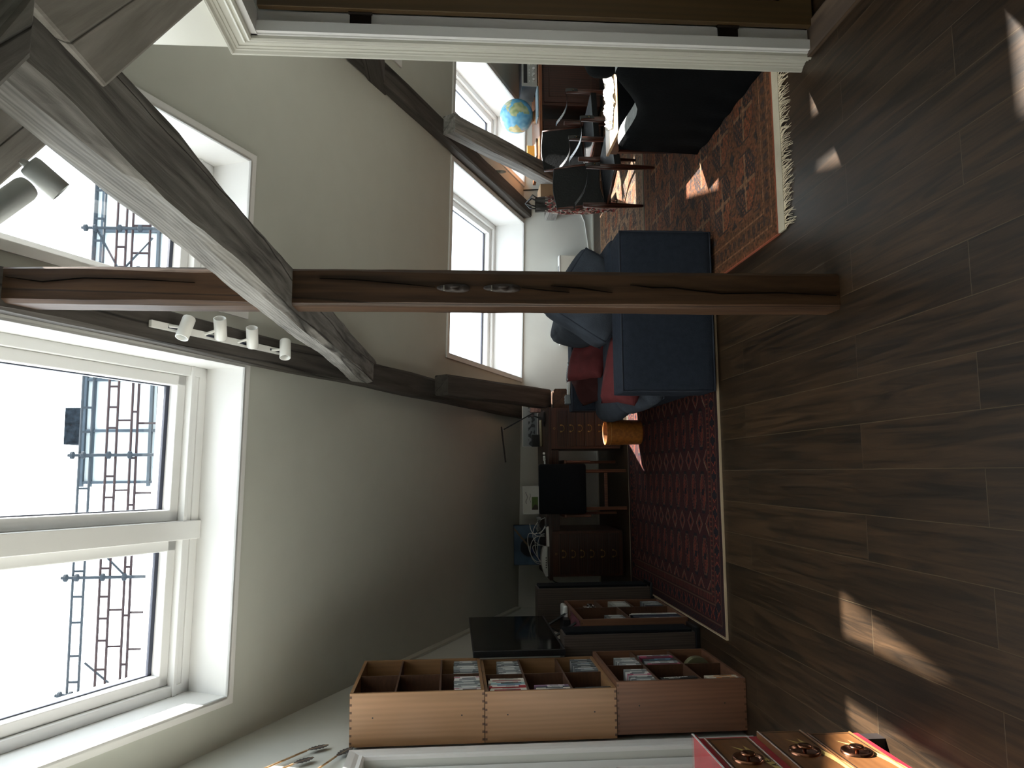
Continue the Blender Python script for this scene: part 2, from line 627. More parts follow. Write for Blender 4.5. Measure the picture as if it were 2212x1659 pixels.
# left gable wall with the opening of the white door
def slopeZ(y, x=0):
    # height of the ceiling slope above y
    return RO.z + (8.5 - y) * 0.4720 - 0.0234 * x
zr = ridgeL.z
DL0, DL1, DLZ = 3.17, 4.15, 2.035
mb = MB()
gx = XL - 0.12
mb.prism([(XL, YB, 0), (XL, DL0, 0), (XL, DL0, slopeZ(DL0, XL) + 0.05), (XL, ridgeL.y, zr + 0.03), (XL, YB, 2.92)], (-0.12, 0, 0))
mb.prism([(XL, DL1, 0), (XL, 8.62, 0), (XL, 8.62, 0.86), (XL, DL1, slopeZ(DL1, XL) + 0.05)], (-0.12, 0, 0))
mb.prism([(XL, DL0, DLZ), (XL, DL1, DLZ), (XL, DL1, slopeZ(DL1, XL) + 0.05), (XL, DL0, slopeZ(DL0, XL) + 0.05)], (-0.12, 0, 0))
mb.box(XL - 0.2, XL - 0.12, DL0 - 0.1, DL1 + 0.1, 0, 2.2)
tag(mb.build('wall_left', M_WALL), kind='structure')
mb = MB()
mb.prism([(XR, YB, 0), (XR, 8.62, 0), (XR, 8.62, 0.75), (XR, ridgeR.y, ridgeR.z + 0.03), (XR, YB, 2.92)], (0.12, 0, 0))
tag(mb.build('wall_right', M_WALL), kind='structure')
mb = MB()
mb.box(XL - 0.1, XR + 0.1, YB - 0.12, YB, 0, 3.05)
tag(mb.build('wall_back', M_WALL), kind='structure')
# thin batten along the gable under the slope
mb = MB()
mb.bar((XL + 0.012, 8.42, slopeZ(8.42, XL) - 0.03), (XL + 0.012, 5.7, slopeZ(5.7, XL) - 0.03), 0.02, 0.06)
tag(mb.build('trim_gable', M_TRIM2), kind='structure')

# partition with the open doorway on the right
PX, PE, DY0, DH = 1.845, 3.295, 2.27, 2.44
mb = MB()
def parti(y0, y1, z0, top=True):
    mb.prism([(PX, y0, z0), (PX, y1, z0), (PX, y1, slopeZ(y1, PX) + 0.02), (PX, y0, (slopeZ(y0, PX) if y0 > ridgeL.y else 2.95 + (y0 - YB) / (ridgeL.y - YB) * (zr - 2.95)) + 0.02)], (0.09, 0, 0))
parti(3.20, PE, 0)
parti(DY0, 3.20, DH)
parti(ridgeL.y, DY0, 0)
parti(YB, ridgeL.y, 0)
tag(mb.build('wall_partition', M_TRIM2), kind='structure')
mb = MB()
mb.prism([(PX + 0.09, 3.22, 0), (XR, 3.22, 0), (XR, 3.22, slopeZ(3.22, XR) + 0.05), (PX + 0.09, 3.22, slopeZ(3.22, PX) + 0.03)], (0, 0.08, 0))
tag(mb.build('wall_cross', M_WALL), kind='structure')
mb = MB()
mb.box(PX - 0.02, PX + 0.13, DY0, 3.19, 0.0, 0.02)
tag(mb.build('trim_threshold', wood('threshold_oak', '5b4a3a', '3b2e24', 'Y', 12, 0.6, 0.3, 0.2)), kind='structure')
# moulded architrave round the doorway: profile steps swept round the opening
def arch_frame(x_face, sgn, ya, yb, zt, prof, name, m_, mitre=True):
    """prof: list of (u, v): u outwards from the opening edge, v proud of the wall"""
    mb = MB()
    path = [(yb, 0, 1, 0), (yb, zt, 1, 1), (ya, zt, -1, 1), (ya, 0, -1, 0)]
    rows = []
    for y, z, sy, sz in path:
        rows.append([(x_face - sgn * v, y + sy * u, z + sz * u) for u, v in prof])
    k = len(prof)
    vs_ = [p for r_ in rows for p in r_]
    fs = [(i * k + j, i * k + j + 1, (i + 1) * k + j + 1, (i + 1) * k + j) for i in range(3) for j in range(k - 1)]
    fs += [tuple(range(k)), tuple(range(3 * k, 4 * k))[::-1]]
    mb.add(vs_, fs)
    return mb.build(name, m_)
PROF = [(0.0, 0.0), (0.0, 0.018), (0.008, 0.026), (0.016, 0.024), (0.02, 0.014), (0.028, 0.014), (0.034, 0.02), (0.042, 0.016), (0.046, 0.010), (0.068, 0.012), (0.070, 0.016), (0.082, 0.018), (0.084, 0.022), (0.092, 0.024), (0.100, 0.034), (0.108, 0.036), (0.112, 0.03), (0.112, 0.0)]
tr = arch_frame(PX, 1, DY0, 3.185, DH, PROF, 'trim_1', M_TRIM2)
tag(tr, kind='structure')
mb = MB()   # jamb lining with its stop
for y0, y1 in ((3.175, 3.20), (DY0, DY0 + 0.025)):
    mb.box(PX - 0.005, PX + 0.1, y0, y1, 0, DH)
mb.box(PX - 0.005, PX + 0.1, DY0, 3.20, DH - 0.025, DH)
mb.box(PX + 0.0, PX + 0.045, 3.155, 3.18, 0, DH - 0.02)
tag(mb.build('trim_2', M_TRIM), kind='structure')
# door leaf opened square into the next room, seen face on
dleaf = tag(MB().box(PX + 0.1, PX + 0.96, 3.135, 3.168, 0.012, DH - 0.03).build('door_1', M_DOORW, bevel=0.003), kind='structure')
for z0, z1 in ((1.42, 2.28), (0.93, 1.36), (0.16, 0.87)):
    for x0, x1 in ((PX + 0.205, PX + 0.505), (PX + 0.58, PX + 0.86)):
        mb = MB()
        w_ = 0.022
        for a, b_, c, d in ((x0, x1, z0, z0 + w_), (x0, x1, z1 - w_, z1), (x0, x0 + w_, z0, z1), (x1 - w_, x1, z0, z1)):
            mb.box(a, b_, 3.118, 3.136, c, d)
        mb.box(x0 + 0.04, x1 - 0.04, 3.126, 3.136, z0 + 0.04, z1 - 0.04)
        mb.build('door_panel', M_DOORM, dleaf, bevel=0.006)
for z in (1.985, 0.385):
    mb = MB()
    mb.box(PX + 0.05, PX + 0.098, 3.168, 3.1745, z - 0.045, z + 0.045)
    mb.lathe([(0.0, -0.05), (0.009, -0.05), (0.009, 0.05), (0.0, 0.05)], (PX + 0.1, 3.166, z), n=10)
    mb.build('door_hinge', mat('dark_iron', '2d2622', 0.45, 0.7), dleaf)

# white panelled door in the left gable wall
PROF2 = [(0.0, 0.0), (0.0, 0.016), (0.01, 0.022), (0.03, 0.016), (0.05, 0.022), (0.085, 0.026), (0.09, 0.012), (0.09, 0.0)]
tag(arch_frame(XL, -1, DL0, DL1, DLZ, PROF2, 'trim_3', M_TRIM), kind='structure')
d2 = MB().box(XL - 0.09, XL - 0.055, DL0 + 0.005, DL1 - 0.005, 0.01, DLZ - 0.005)
d2 = tag(d2.build('door_2', M_TRIM), kind='structure')
mb = MB()
for y0, y1, z0, z1 in ((DL0 + 0.01, DL0 + 0.11, 0.01, 2.03), (DL1 - 0.11, DL1 - 0.01, 0.01, 2.03), (DL0 + 0.11, DL1 - 0.11, 1.93, 2.03), (DL0 + 0.11, DL1 - 0.11, 1.18, 1.30), (DL0 + 0.11, DL1 - 0.11, 0.78, 0.92), (DL0 + 0.11, DL1 - 0.11, 0.01, 0.2)):
    mb.box(XL - 0.056, XL - 0.035, y0, y1, z0, z1)
mb.build('door_rail', M_TRIM, d2, bevel=0.004)
mb = MB()
mb.box(XL - 0.056, XL - 0.05, DL0 + 0.13, DL1 - 0.13, 0.96, 1.14)
mb.build('bluish_door_panel', mat('blue_grey_reflection', '8fa3ae', 0.15, spec=0.8), d2)  # bluish reflection on the white door, put into the colour of an added panel

# windows -------------------------------------------------------------
M_SASH = M_TRIM
for wi, (s0, s1, t0, t1, dep, mul) in enumerate(WINS):
    cw = 0.045
    mb = MB(RT)
    # casing strips on the ceiling
    for a, b_, c, d in ((s0 - cw, s1 + cw, t1, t1 + (cw if wi not in (3, 4) else 0.015)), (s0 - cw, s1 + cw, t0 - cw, t0), (s0 - cw, s0, t0, t1), (s1, s1 + cw, t0, t1)):
        mb.box(a, b_, c, d, -0.014, 0.0)
    # reveal boards
    e = 0.012
    mb.box(s0 - e, s0, t0, t1, -0.014, OUT)
    mb.box(s1, s1 + e, t0, t1, -0.014, OUT)
    mb.box(s0, s1, t0 - e, t0, -0.014, OUT)
    mb.box(s0, s1, t1, t1 + e, -0.014, OUT)
    wo = tag(mb.build('window_%d' % (wi + 1), M_TRIM), kind='structure')
    # outer frame ring then a moulded sash per light
    fw = 0.055
    mb = MB(RT)
    for a, b_, c, d in ((s0, s1, t1 - fw, t1), (s0, s1, t0, t0 + fw), (s0, s0 + fw, t0, t1), (s1 - fw, s1, t0, t1)):
        mb.box(a, b_, c, d, dep, OUT + 0.02)
    if wi < 3:   # stepped fillet board above the sill board
        mb.box(s0, s1, t1 - 0.11, t1 - fw, dep + 0.005, OUT)
        mb.box(s0, s1, t1 - 0.125, t1 - 0.10, dep - 0.012, OUT)
    for m0, m1 in mul:
        mb.box(m0 - 0.015, m1 + 0.015, t0, t1, dep - 0.02, OUT)
    mb.build('window_frame', M_TRIM, wo, bevel=0.004)
    edges = [s0 + fw] + [v for m_ in mul for v in (m_[0] - 0.015, m_[1] + 0.015)] + [s1 - fw]
    bt = t1 - (0.125 if wi < 3 else fw)
    for k in range(0, len(edges), 2):
        a, b_ = edges[k], edges[k + 1]
        mb = MB(RT)
        sw = 0.06
        for q in ((a, b_, bt - sw, bt), (a, b_, t0 + fw, t0 + fw + sw), (a, a + sw, t0 + fw, bt), (b_ - sw, b_, t0 + fw, bt)):
            mb.box(*q, dep + 0.03, OUT)
        sw2 = 0.085
        mb.build('sash', M_TRIM, wo, bevel=0.006)
        mb = MB(RT)
        for q in ((a + sw, b_ - sw, bt - sw2, bt - sw), (a + sw, b_ - sw, t0 + fw + sw, t0 + fw + sw2), (a + sw, a + sw + 0.006, t0 + fw, bt - sw), (b_ - sw - 0.006, b_ - sw, t0 + fw, bt - sw)):
            mb.box(*q, dep + 0.085, dep + 0.10)
        mb.build('seal', M_SEAL, wo)
        mb = MB(RT)
        mb.box(a + sw - 0.01, b_ - sw + 0.01, t0 + fw + sw - 0.01, bt - sw + 0.01, dep + 0.088, dep + 0.092)
        mb.build('window_glass', M_GLASS, wo)

# ------------------------------------------------------------------ old timbers
def beam(name, label, p0, p1, w, h, up=(0, 0, 1), m_=None, jit=0.006, seg=26, seed=0, cham=0.014, cat='beam', taper=1.0):
    p0, p1 = Vector(p0), Vector(p1)
    d = (p1 - p0)
    ln = d.length
    d.normalize()
    sd = d.cross(Vector(up)).normalized()
    u = sd.cross(d)
    mt = Matrix((d, sd, u)).transposed().to_4x4()
    mt.translation = p0
    mb = MB()
    vs_, fs = [], []
    for i in range(seg + 1):
        x = ln * i / seg
        k = 1 + (taper - 1) * i / seg
        a, b_ = w / 2 * k, h / 2 * k
        ch = cham * (1 + 0.8 * noise.noise(Vector((x * 1.7, seed, 3))))
        ring = [(-a + ch, -b_), (a - ch, -b_), (a, -b_ + ch), (a, b_ - ch), (a - ch, b_), (-a + ch, b_), (-a, b_ - ch), (-a, -b_ + ch)]
        for q, (yy, zz) in enumerate(ring):
            nv = noise.noise_vector(Vector((x * 1.3, q // 2 * 3.1 + seed * 7.7, seed)))
            nv2 = noise.noise_vector(Vector((x * 9, q * 2.1 + seed, seed)))
            vs_.append((x, yy + nv.y * jit * 2 + nv2.y * jit * 0.4, zz + nv.z * jit * 2 + nv2.z * jit * 0.4))
    for i in range(seg):
        for q in range(8):
            fs.append((i * 8 + q, i * 8 + (q + 1) % 8, (i + 1) * 8 + (q + 1) % 8, (i + 1) * 8 + q))
    fs.append(tuple(range(7, -1, -1)))
    fs.append(tuple(seg * 8 + q for q in range(8)))
    mb.add(vs_, fs)
    ob = mb.build(name, m_ or M_BEAM, merge=True)
    ob.matrix_world = mt
    return tag(ob, label, cat)

post = beam('timber_post', 'freestanding dark brown hewn timber post in the middle of the room', (0.732, 3.125, 0.0), (0.727, 3.125, 3.42), 0.148, 0.145, up=(0, 1, 0), m_=M_POST, cat='post', seg=50, seed=1, jit=0.004)
beam('tie_beam', 'long horizontal weathered beam crossing the post, running away from the camera', (0.72, 0.97, 2.335), (0.72, 5.86, 2.20), 0.2, 0.115, m_=M_BEAMG, seg=60, seed=2, jit=0.009, cham=0.02)
M_CRK = mat('dark_crack', '0d0907', 0.95, spec=0.05)
for pts, wd in (([(1127, 621), (1180, 627), (1230, 631)], 3.2), ([(1190, 617), (1255, 622), (1323, 632)], 4.5), ([(1362, 615), (1410, 621), (1455, 621), (1500, 627), (1560, 634), (1690, 632), (1808, 638)], 3.5), ([(690, 601), (760, 603), (860, 612), (940, 620)], 3.0), ([(10, 597), (90, 608), (180, 600), (300, 603), (420, 610)], 3.0)):
    a = [atY(x, y, 3.0445) for x, y in pts]
    up_, dn_ = [], []
    for i, p in enumerate(a):
        w_ = wd * 0.0006 * (0.15 if i in (0, len(a) - 1) else 1)
        up_.append(p + Vector((w_, 0, 0))); dn_.append(p - Vector((w_, 0, 0)))
    mb = MB(); mb.prism(up_ + dn_[::-1], (0, 0.03, 0))
    ck = mb.build('crack', M_CRK, post)
    ck.matrix_parent_inverse = post.matrix_world.inverted()
def roofbeam(name, label, s, t0, t1, w, h, seed, m_=M_BEAM):
    return beam(name, label, W(s, t0, -h / 2), W(s, t1, -h / 2), w, h, up=RN, m_=m_, seed=seed, seg=50, jit=0.005)
roofbeam('rafter', 'dark rafter along the sloping ceiling left of the post, carrying white spotlights', 0.655, -8.9, -0.05, 0.17, 0.10, 3)
roofbeam('rafter', 'dark rafter on the ceiling between the two right-hand windows', 2.91, -8.9, -0.02, 0.155, 0.10, 4)
beam('tie_beam', 'short dark beam end meeting the right-hand rafter beside the door casing', (2.945, 5.72, 2.15), (2.945, 3.4, 2.22), 0.17, 0.13, seg=20, seed=5)
beam('strut', 'steep timber strut from the left rafter down to a block behind the sofa', (0.70, 6.30, 1.68), (0.70, 7.47, 0.70), 0.17, 0.145, up=(0, 1, 1), seg=20, seed=6, cat='strut')
beam('strut', 'steep timber strut from the right rafter to the knee wall behind the black chair', (2.935, 6.36, 1.62), (2.935, 7.55, 0.57), 0.165, 0.145, up=(0, 1, 1), seg=20, seed=7, cat='strut', m_=M_BEAMG)
beam('timber_block', 'cut timber block under the left strut, above the sofa arm', (0.69, 7.36, 0.565), (0.69, 8.48, 0.565), 0.19, 0.135, seg=8, seed=8, cat='timber block', m_=M_POST)
beam('timber_block', 'cut timber block under the right strut by the cardboard box', (2.90, 7.38, 0.49), (2.90, 8.48, 0.49), 0.17, 0.13, seg=8, seed=9, cat='timber block', m_=M_BEAMG)
beam('timber_stub', 'short dark timber standing on the floor below the left block', (0.67, 7.56, 0.0), (0.67, 7.56, 0.498), 0.15, 0.14, up=(0, 1, 0), seg=6, seed=10, cat='post', m_=M_POST)
beam('timber_stub', 'short timber standing under the right block, hidden behind the patterned bag', (2.86, 7.62, 0.0), (2.86, 7.62, 0.425), 0.14, 0.14, up=(0, 1, 0), seg=6, seed=11, cat='post', m_=M_POST)

def slab(name, label, pxs, z, h, m_, cat='beam', ang=0.0):
    """a beam seen from below, given by the outline of its underside at height z"""
    pts = [atZ(x, y, z) for x, y in pxs]
    c = sum(pts, Vector()) / len(pts)
    mr = Matrix.Rotation(ang, 4, 'Z')
    mt = Matrix.Translation(c) @ mr
    inv = mt.inverted()
    mb = MB()
    mb.prism([inv @ p for p in pts], (0, 0, h))
    ob = mb.build(name, m_, bevel=0.008)
    ob.matrix_world = mt
    return tag(ob, label, cat)
P1 = atZ(230, 190, 2.253); P2 = atZ(470, -24, 2.253)
dg = (P2 - P1).normalized()
e_ = (atZ(115, 60, 2.253) - P1).normalized()
ang = math.atan2(dg.y, dg.x)
def free_slab(name, label, pts, h, m_, ang):
    c = sum(pts, Vector()) / len(pts)
    mt = Matrix.Translation(c) @ Matrix.Rotation(ang, 4, 'Z')
    inv = mt.inverted()
    mb = MB()
    mb.prism([inv @ p for p in pts], (0, 0, h))
    ob = mb.build(name, m_, bevel=0.008)
    ob.matrix_world = mt
    return tag(ob, label, 'beam')
L2 = 1.45
free_slab('brace_beam', 'broad cracked grey beam overhead between the tie beam and the door wall', [P1, P1 + dg * L2, P1 + dg * L2 + e_ * 0.30, P1 + e_ * 0.30], 0.10, M_BEAMP, ang)
Q1 = atZ(118, 303, 2.42); Q2 = atZ(-160, 548, 2.42)
free_slab('brace_beam', 'broad grey beam overhead on the left of the tie beam, above the grey spotlights', [Q1, Q2, atZ(-260, 430, 2.42), atZ(18, 190, 2.42)], 0.12, M_BEAMP, ang)
free_slab('cross_beam', 'dark beam in the near top corner capping the end of the tie beam', [atZ(x, y, 2.08) for x, y in ((71, 127), (-83, 282), (-140, 220), (50, 0), (95, -66), (82, 0))], 0.16, M_BEAMG, ang)

# carved faces on the post and rafter
def carving(label, x0, x1, yc, Y, m_):
    a, b_ = atY(x0, yc, Y), atY(x1, yc, Y)
    zc, hh = (a.z + b_.z) / 2, abs(a.z - b_.z) / 2
    t = thing('carved_mask', label, 'carving', (a.x, Y, zc))
    mb = MB()
    def fn(u, v):
        # long face: pointed chin above, rounded brow below
        z = (u * 2 - 1) * hh
        prof = max(0.0, 1 - abs(u * 2 - 1) ** 2.6) ** 0.5
        wdt = 0.020 * prof * (0.75 + 0.35 * (1 - u))
        x = (v * 2 - 1) * wdt
        y = -0.016 * prof * (1 - abs(v * 2 - 1) ** 2) ** 0.5 + 0.003
        y += 0.004 * math.sin(u * 21) * (1 - abs(v * 2 - 1)) * (1 if 0.15 < u < 0.85 else 0)
        return (x, y, z)
    mb.grid(fn, 28, 14)
    mb.build('face', m_, t, smooth=True)
    mb = MB()
    mb.tube([(0.004, -0.014, -hh * 0.35), (0.002, -0.021, -hh * 0.1), (0.0, -0.017, hh * 0.2)], [0.003, 0.005, 0.002], 6)
    mb.build('nose', m_, t, smooth=True)
    mb = MB()
    for k in range(5):
        mb.rbox((-0.012 + 0.0045 * k, -0.012, hh * 0.55), (0.0035, 0.006, 0.006), 0.0015, n=3)
    mb.build('teeth', mat('dull_teeth', '8b8a80', 0.5), t)
    return t
M_CARV = mat('dark_carved_wood', '2b211c', 0.55, var=0.2, scale=30)
carving('upper dark carved mask mounted on the post front', 942, 1017, 622, 3.05, M_CARV)
carving('lower dark carved mask mounted on the post front', 1043, 1126, 622, 3.05, M_CARV)
t = carving('small pale carved figure hanging on the right-hand rafter above the black chair', 1050, 1094, 370, 7.55, mat('pale_carved_wood', '8f8a80', 0.6))

# spotlights -----------------------------------------------------------
def spot(parent, base, d, ln=0.105, r=0.033, m_=M_SPOTW, stem=None):
    """can lamp whose open end points along d; stem from base"""
    d = Vector(d).normalized()
    base = Vector(base)
    mb = MB()
    c = base
    q = c - d * ln / 2
    mb.lathe([(0, 0), (r * 0.9, 0), (r, 0.006), (r, ln), (r * 0.86, ln), (r * 0.8, ln - 0.03)], q, d, n=20)
    h = mb.build('lamp_head', m_, parent, smooth=False, world=True)
    for p in h.data.polygons: p.use_smooth = True
    mb = MB()
    mb.lathe([(0, ln - 0.032), (r * 0.8, ln - 0.03)], q, d, n=20)
    mb.build('lamp_lens', mat('lamp_reflector', '6c6e6e', 0.2, 0.8), parent, world=True)
    if stem is not None:
        mb = MB()
        mb.tube([stem, (Vector(stem) + c) / 2 + Vector((0, 0, -0.004)), c], 0.007, 8)
        mb.build('lamp_arm', m_, parent, world=True)
p0, p1 = W(0.65, -5.27, -0.112), W(0.66, -4.27, -0.112)
tr_ = thing('track_light', 'white four-lamp track light fixed under the dark rafter left of the post', 'lamp', (p0 + p1) / 2)
MB().bar(p0, p1, 0.034, 0.02, up=RN).build('track', M_SPOTW, tr_, world=True, bevel=0.003)
for k in range(4):
    a = p0 + (p1 - p0) * (0.10 + 0.25 * k); b_ = p0 + (p1 - p0) * (0.2 + 0.25 * k)
    MB().bar(a - RN * 0.011, b_ - RN * 0.011, 0.012, 0.002, up=RN).build('track_slot', M_SEAL, tr_, world=True)
for (x, y), dpx in zip(((401, 708), (476, 710), (545, 729), (616, 754)), ((0.1, -1), (0.1, 1), (0.1, 1), (-0.25, -1))):
    s_, t_ = st_px(x, y, -0.175)
    c = W(s_, t_, -0.175)
    d = CR * dpx[1] * 1.0 - CU * (-0.15 if dpx[1] < 0 else 0.15) * 1.0 - CF * 0.55 + (-CU * (dpx[0] * -1 if abs(dpx[0]) > 0.2 else 0)) * 1.2
    spot(tr_, c, d, ln=0.115, r=0.031, stem=W(0.655, t_ - 0.05, -0.12))
def grey_spot(label, a_px, b_px, z, open_, r=0.03):
    a, b_ = atZ(*a_px, z), atZ(*b_px, z - 0.03)
    t = thing('spotlight', label, 'lamp', (a + b_) / 2)
    c = (a + b_) / 2
    spot(t, c, (b_ - a) if open_ else (a - b_), ln=(b_ - a).length + 0.01, r=r, m_=M_SPOTG, stem=c + Vector((0.02, 0.02, 0.17)) if not open_ else atZ(50, 350, 2.40))
    return t
grey_spot('grey spotlight under the overhead beam, nearer the skylight corner, pointing down-right', (68, 360), (126, 410), 2.22, True, 0.017)
grey_spot('grey spotlight cut by the picture edge, below the other grey one', (-34, 470), (54, 408), 2.22, False, 0.0175)

# ------------------------------------------------------------------ outside: opposite roof with scaffold
YO = 14.0
def outw(name, x0, x1, z0, z1, m_, label, cat, y0=YO + 1.2, y1=YO + 3):
    return tag(MB().box(x0, x1, y0, y1, z0, z1).build(name, m_, at=((x0 + x1) / 2, y0, z0)), label, cat)
bld = thing('neighbouring_building', 'pale neighbouring building with panelled upper storey beyond the skylights', 'building', (1.8, YO + 1.2, 0))
M_PAN = mat('pale_roof_panel', 'a8b2b6', 0.4, var=0.05, scale=1.5)
M_PFR = mat('grey_panel_frame', '3b444c', 0.6, spec=0.1)
MB().box(-0.15, 7.6, YO + 1.2, YO + 4, 0, 8.45).build('storey', M_PAN, bld, world=True)
mb = MB()
for k in range(9):
    x = -0.15 + 0.96 * k
    mb.box(x, x + 0.05, YO + 1.14, YO + 1.2, 5, 8.45)
for z in (7.0, 7.2, 8.4, 8.25):
    mb.box(-0.2, 7.6, YO + 1.12, YO + 1.2, z, z + 0.05)
mb.build('panel_frame', M_PFR, bld, world=True)
MB().box(-7.2, 12, YO + 0.95, YO + 4, -3.0, 6.92).build('lower_storey', mat('white_facade', 'e8ecee', 0.7, var=0.03, scale=1.0), bld, world=True)
MB().box(-7.2, 12, YO - 0.3, YO + 0.95, 5.0, 5.2).build('canopy', mat('white_facade', 'e8ecee'), bld, world=True)
MB().box(-5.2, 9, YO + 0.88, YO + 0.95, 6.5, 6.95).build('sheeting', mat('blue_sheeting', '4f6590', 0.7, var=0.15, scale=1.0), bld, world=True)
ca_, cb_ = atY(137, 960, YO + 2.4), atY(172, 881, YO + 2.4)
outw('chimney', ca_.x, cb_.x, 8.45, ca_.z, mat('dark_brick_chimney', '1a2026', 0.95, spec=0.1, var=0.3, scale=8), 'dark square chimney on top of the neighbouring roof', 'chimney', YO + 2.4, YO + 3)
tag(MB().box(-9, 13, 9.5, YO + 4.5, -3.2, -3.0).build('ground', mat('pale_paving', 'eef0f0', 0.9)), kind='structure')
sf = thing('scaffolding', 'steel scaffold of ladder beams and standards seen through the left skylight', 'scaffolding', (-1.5, YO, 0))
def lattice(parent, x0, x1, z0, z1, m_, step=0.42, yy=YO):
    mb = MB()
    mb.tube([(x0, yy, z0), (x1, yy, z0)], 0.021, 6)
    mb.tube([(x0, yy, z1), (x1, yy, z1)], 0.021, 6)
    x = x0 + step / 2
    i = 0
    while x < x1:
        mb.box(x, x + 0.035, yy - 0.012, yy + 0.012, z0, z1)
        x += step * (1.0 if i % 3 else 1.3)
        i += 1
    mb.build('ladder_beam', m_, parent, world=True)
lattice(sf, -4.6, 2.9, 7.78, 7.96, M_STEEL)
lattice(sf, -4.6, 2.9, 7.36, 7.52, M_RSTEEL, 0.36)
lattice(sf, -4.6, 2.9, 7.02, 7.12, M_RSTEEL, 0.8)
for x in (-3.6, -1.7, 0.35):
    mb = MB()
    mb.tube([(x, YO - 0.06, 5.2), (x, YO - 0.06, 8.12)], 0.026, 8)
    for z in (7.1, 7.45, 7.87, 8.05):
        mb.lathe([(0.026, -0.04), (0.065, -0.02), (0.065, 0.02), (0.026, 0.04)], (x, YO - 0.06, z), n=10)
    mb.build('standard', M_STEEL, sf, world=True)
for x in (-2.9, -2.3, -1.2, -0.3, 0.9, 1.6):
    mb = MB()
    mb.tube([(x, YO + 0.02, 7.02), (x, YO + 0.02, 6.6)], 0.02, 6)
    mb.tube([(x + 0.05, YO + 0.02, 7.36), (x + 0.05, YO + 0.02, 7.12)], 0.018, 6)
    mb.build('rail_post', M_RSTEEL, sf, world=True)
mb = MB()
mb.tube([(-1.7, YO, 7.1), (-1.2, YO, 7.6)], 0.018, 6)
mb.tube([(-3.6, YO, 7.1), (-3.1, YO, 7.7)], 0.018, 6)
mb.tube([(-4.6, YO + 0.1, 6.72), (2.9, YO + 0.1, 6.72)], 0.03, 6)
mb.build('diagonal', M_STEEL, sf, world=True)
sf2 = thing('scaffolding', 'steel scaffold bay seen past the beams through the middle skylight', 'scaffolding', (4.4, YO, 0))
lattice(sf2, 3.0, 6.6, 7.74, 7.92, M_STEEL, 0.4)
lattice(sf2, 3.0, 6.6, 7.36, 7.52, M_RSTEEL, 0.36)
lattice(sf2, 3.0, 6.6, 6.95, 7.25, M_RSTEEL, 0.5)
for x in (3.6, 4.35, 5.6):
    mb = MB()
    mb.tube([(x, YO - 0.06, 5.2), (x, YO - 0.06, 8.1)], 0.026, 8)
    for z in (7.1, 7.45, 7.87, 8.03):
        mb.lathe([(0.026, -0.04), (0.065, -0.02), (0.065, 0.02), (0.026, 0.04)], (x, YO - 0.06, z), n=10)
    mb.build('standard', M_STEEL, sf2, world=True)
mb = MB()
mb.tube([(4.35, YO, 7.87), (3.6, YO, 7.45)], 0.018, 6)
mb.tube([(3.6, YO, 7.4), (4.2, YO, 6.9)], 0.018, 6)
mb.build('diagonal', M_STEEL, sf2, world=True)

# ------------------------------------------------------------------ rugs
def lerp(a, b, k): return tuple(a[i] + (b[i] - a[i]) * k for i in range(3))
def rug(name, label, cat, x0, x1, y0, y1, fn, res, z=0.012, fringe=None, rz=0.0, border=None):
    t = thing(name, label, cat, (x0, y0, 0), rz)
    w, l = x1 - x0, y1 - y0
    nu, nv = int(w / res), int(l / res)
    mb = MB()
    def P(u, v):
        xx, yy = u * w, v * l
        return (xx, yy, z + 0.0025 * noise.noise(Vector((xx * 3, yy * 3, x0))))
    mb.grid(P, nu, nv, colfn=lambda u, v: fn(u * w, v * l, w, l))
    mb.build('pile', attr_mat('dyed_wool', 0.95, 0.5, 260), t, merge=False)
    mb = MB()
    e = 0.004
    mb.box(-e, w + e, -e, 0, 0, z + 0.001); mb.box(-e, w + e, l, l + e, 0, z + 0.001)
    mb.box(-e, 0, 0, l, 0, z + 0.001); mb.box(w, w + e, 0, l, 0, z + 0.001)
    mb.build('bound_edge', border or M_CARD, t)
    if fringe:
        rnd = random.Random(5)
        mb = MB()
        mb.box(0, w, -0.075, 0, 0.0, z - 0.002)
        mb.build('woven_end', mat('undyed_wool', 'a89f8c', 0.95, bump=0.4, bscale=200), t)
        mb = MB()
        n = int(w / 0.006)
        for i in range(n):
            x = i * 0.006 + rnd.uniform(-0.002, 0.002)
            lx = rnd.uniform(-0.03, 0.03)
            ll = rnd.uniform(0.06, 0.12)
            pts = [(x, -0.073, z * 0.5), (x + lx * 0.4, -0.073 - ll * 0.5, 0.008 + rnd.uniform(0, 0.006)), (x + lx, -0.073 - ll, 0.003)]
            mb.tube(pts, [0.0022, 0.0018, 0.0008], 4)
        tag(mb.build('fringe', mat('cream_wool_fringe', 'cbbfa6', 0.95), t), kind='stuff')
    return t
DR, RR, OR, NV, TN, CRM = (hx(h)[:3] for h in ('220e10', '361315', '602a1c', '0d1018', '4a3a2a', '80705a'))
rj = random.Random(3)
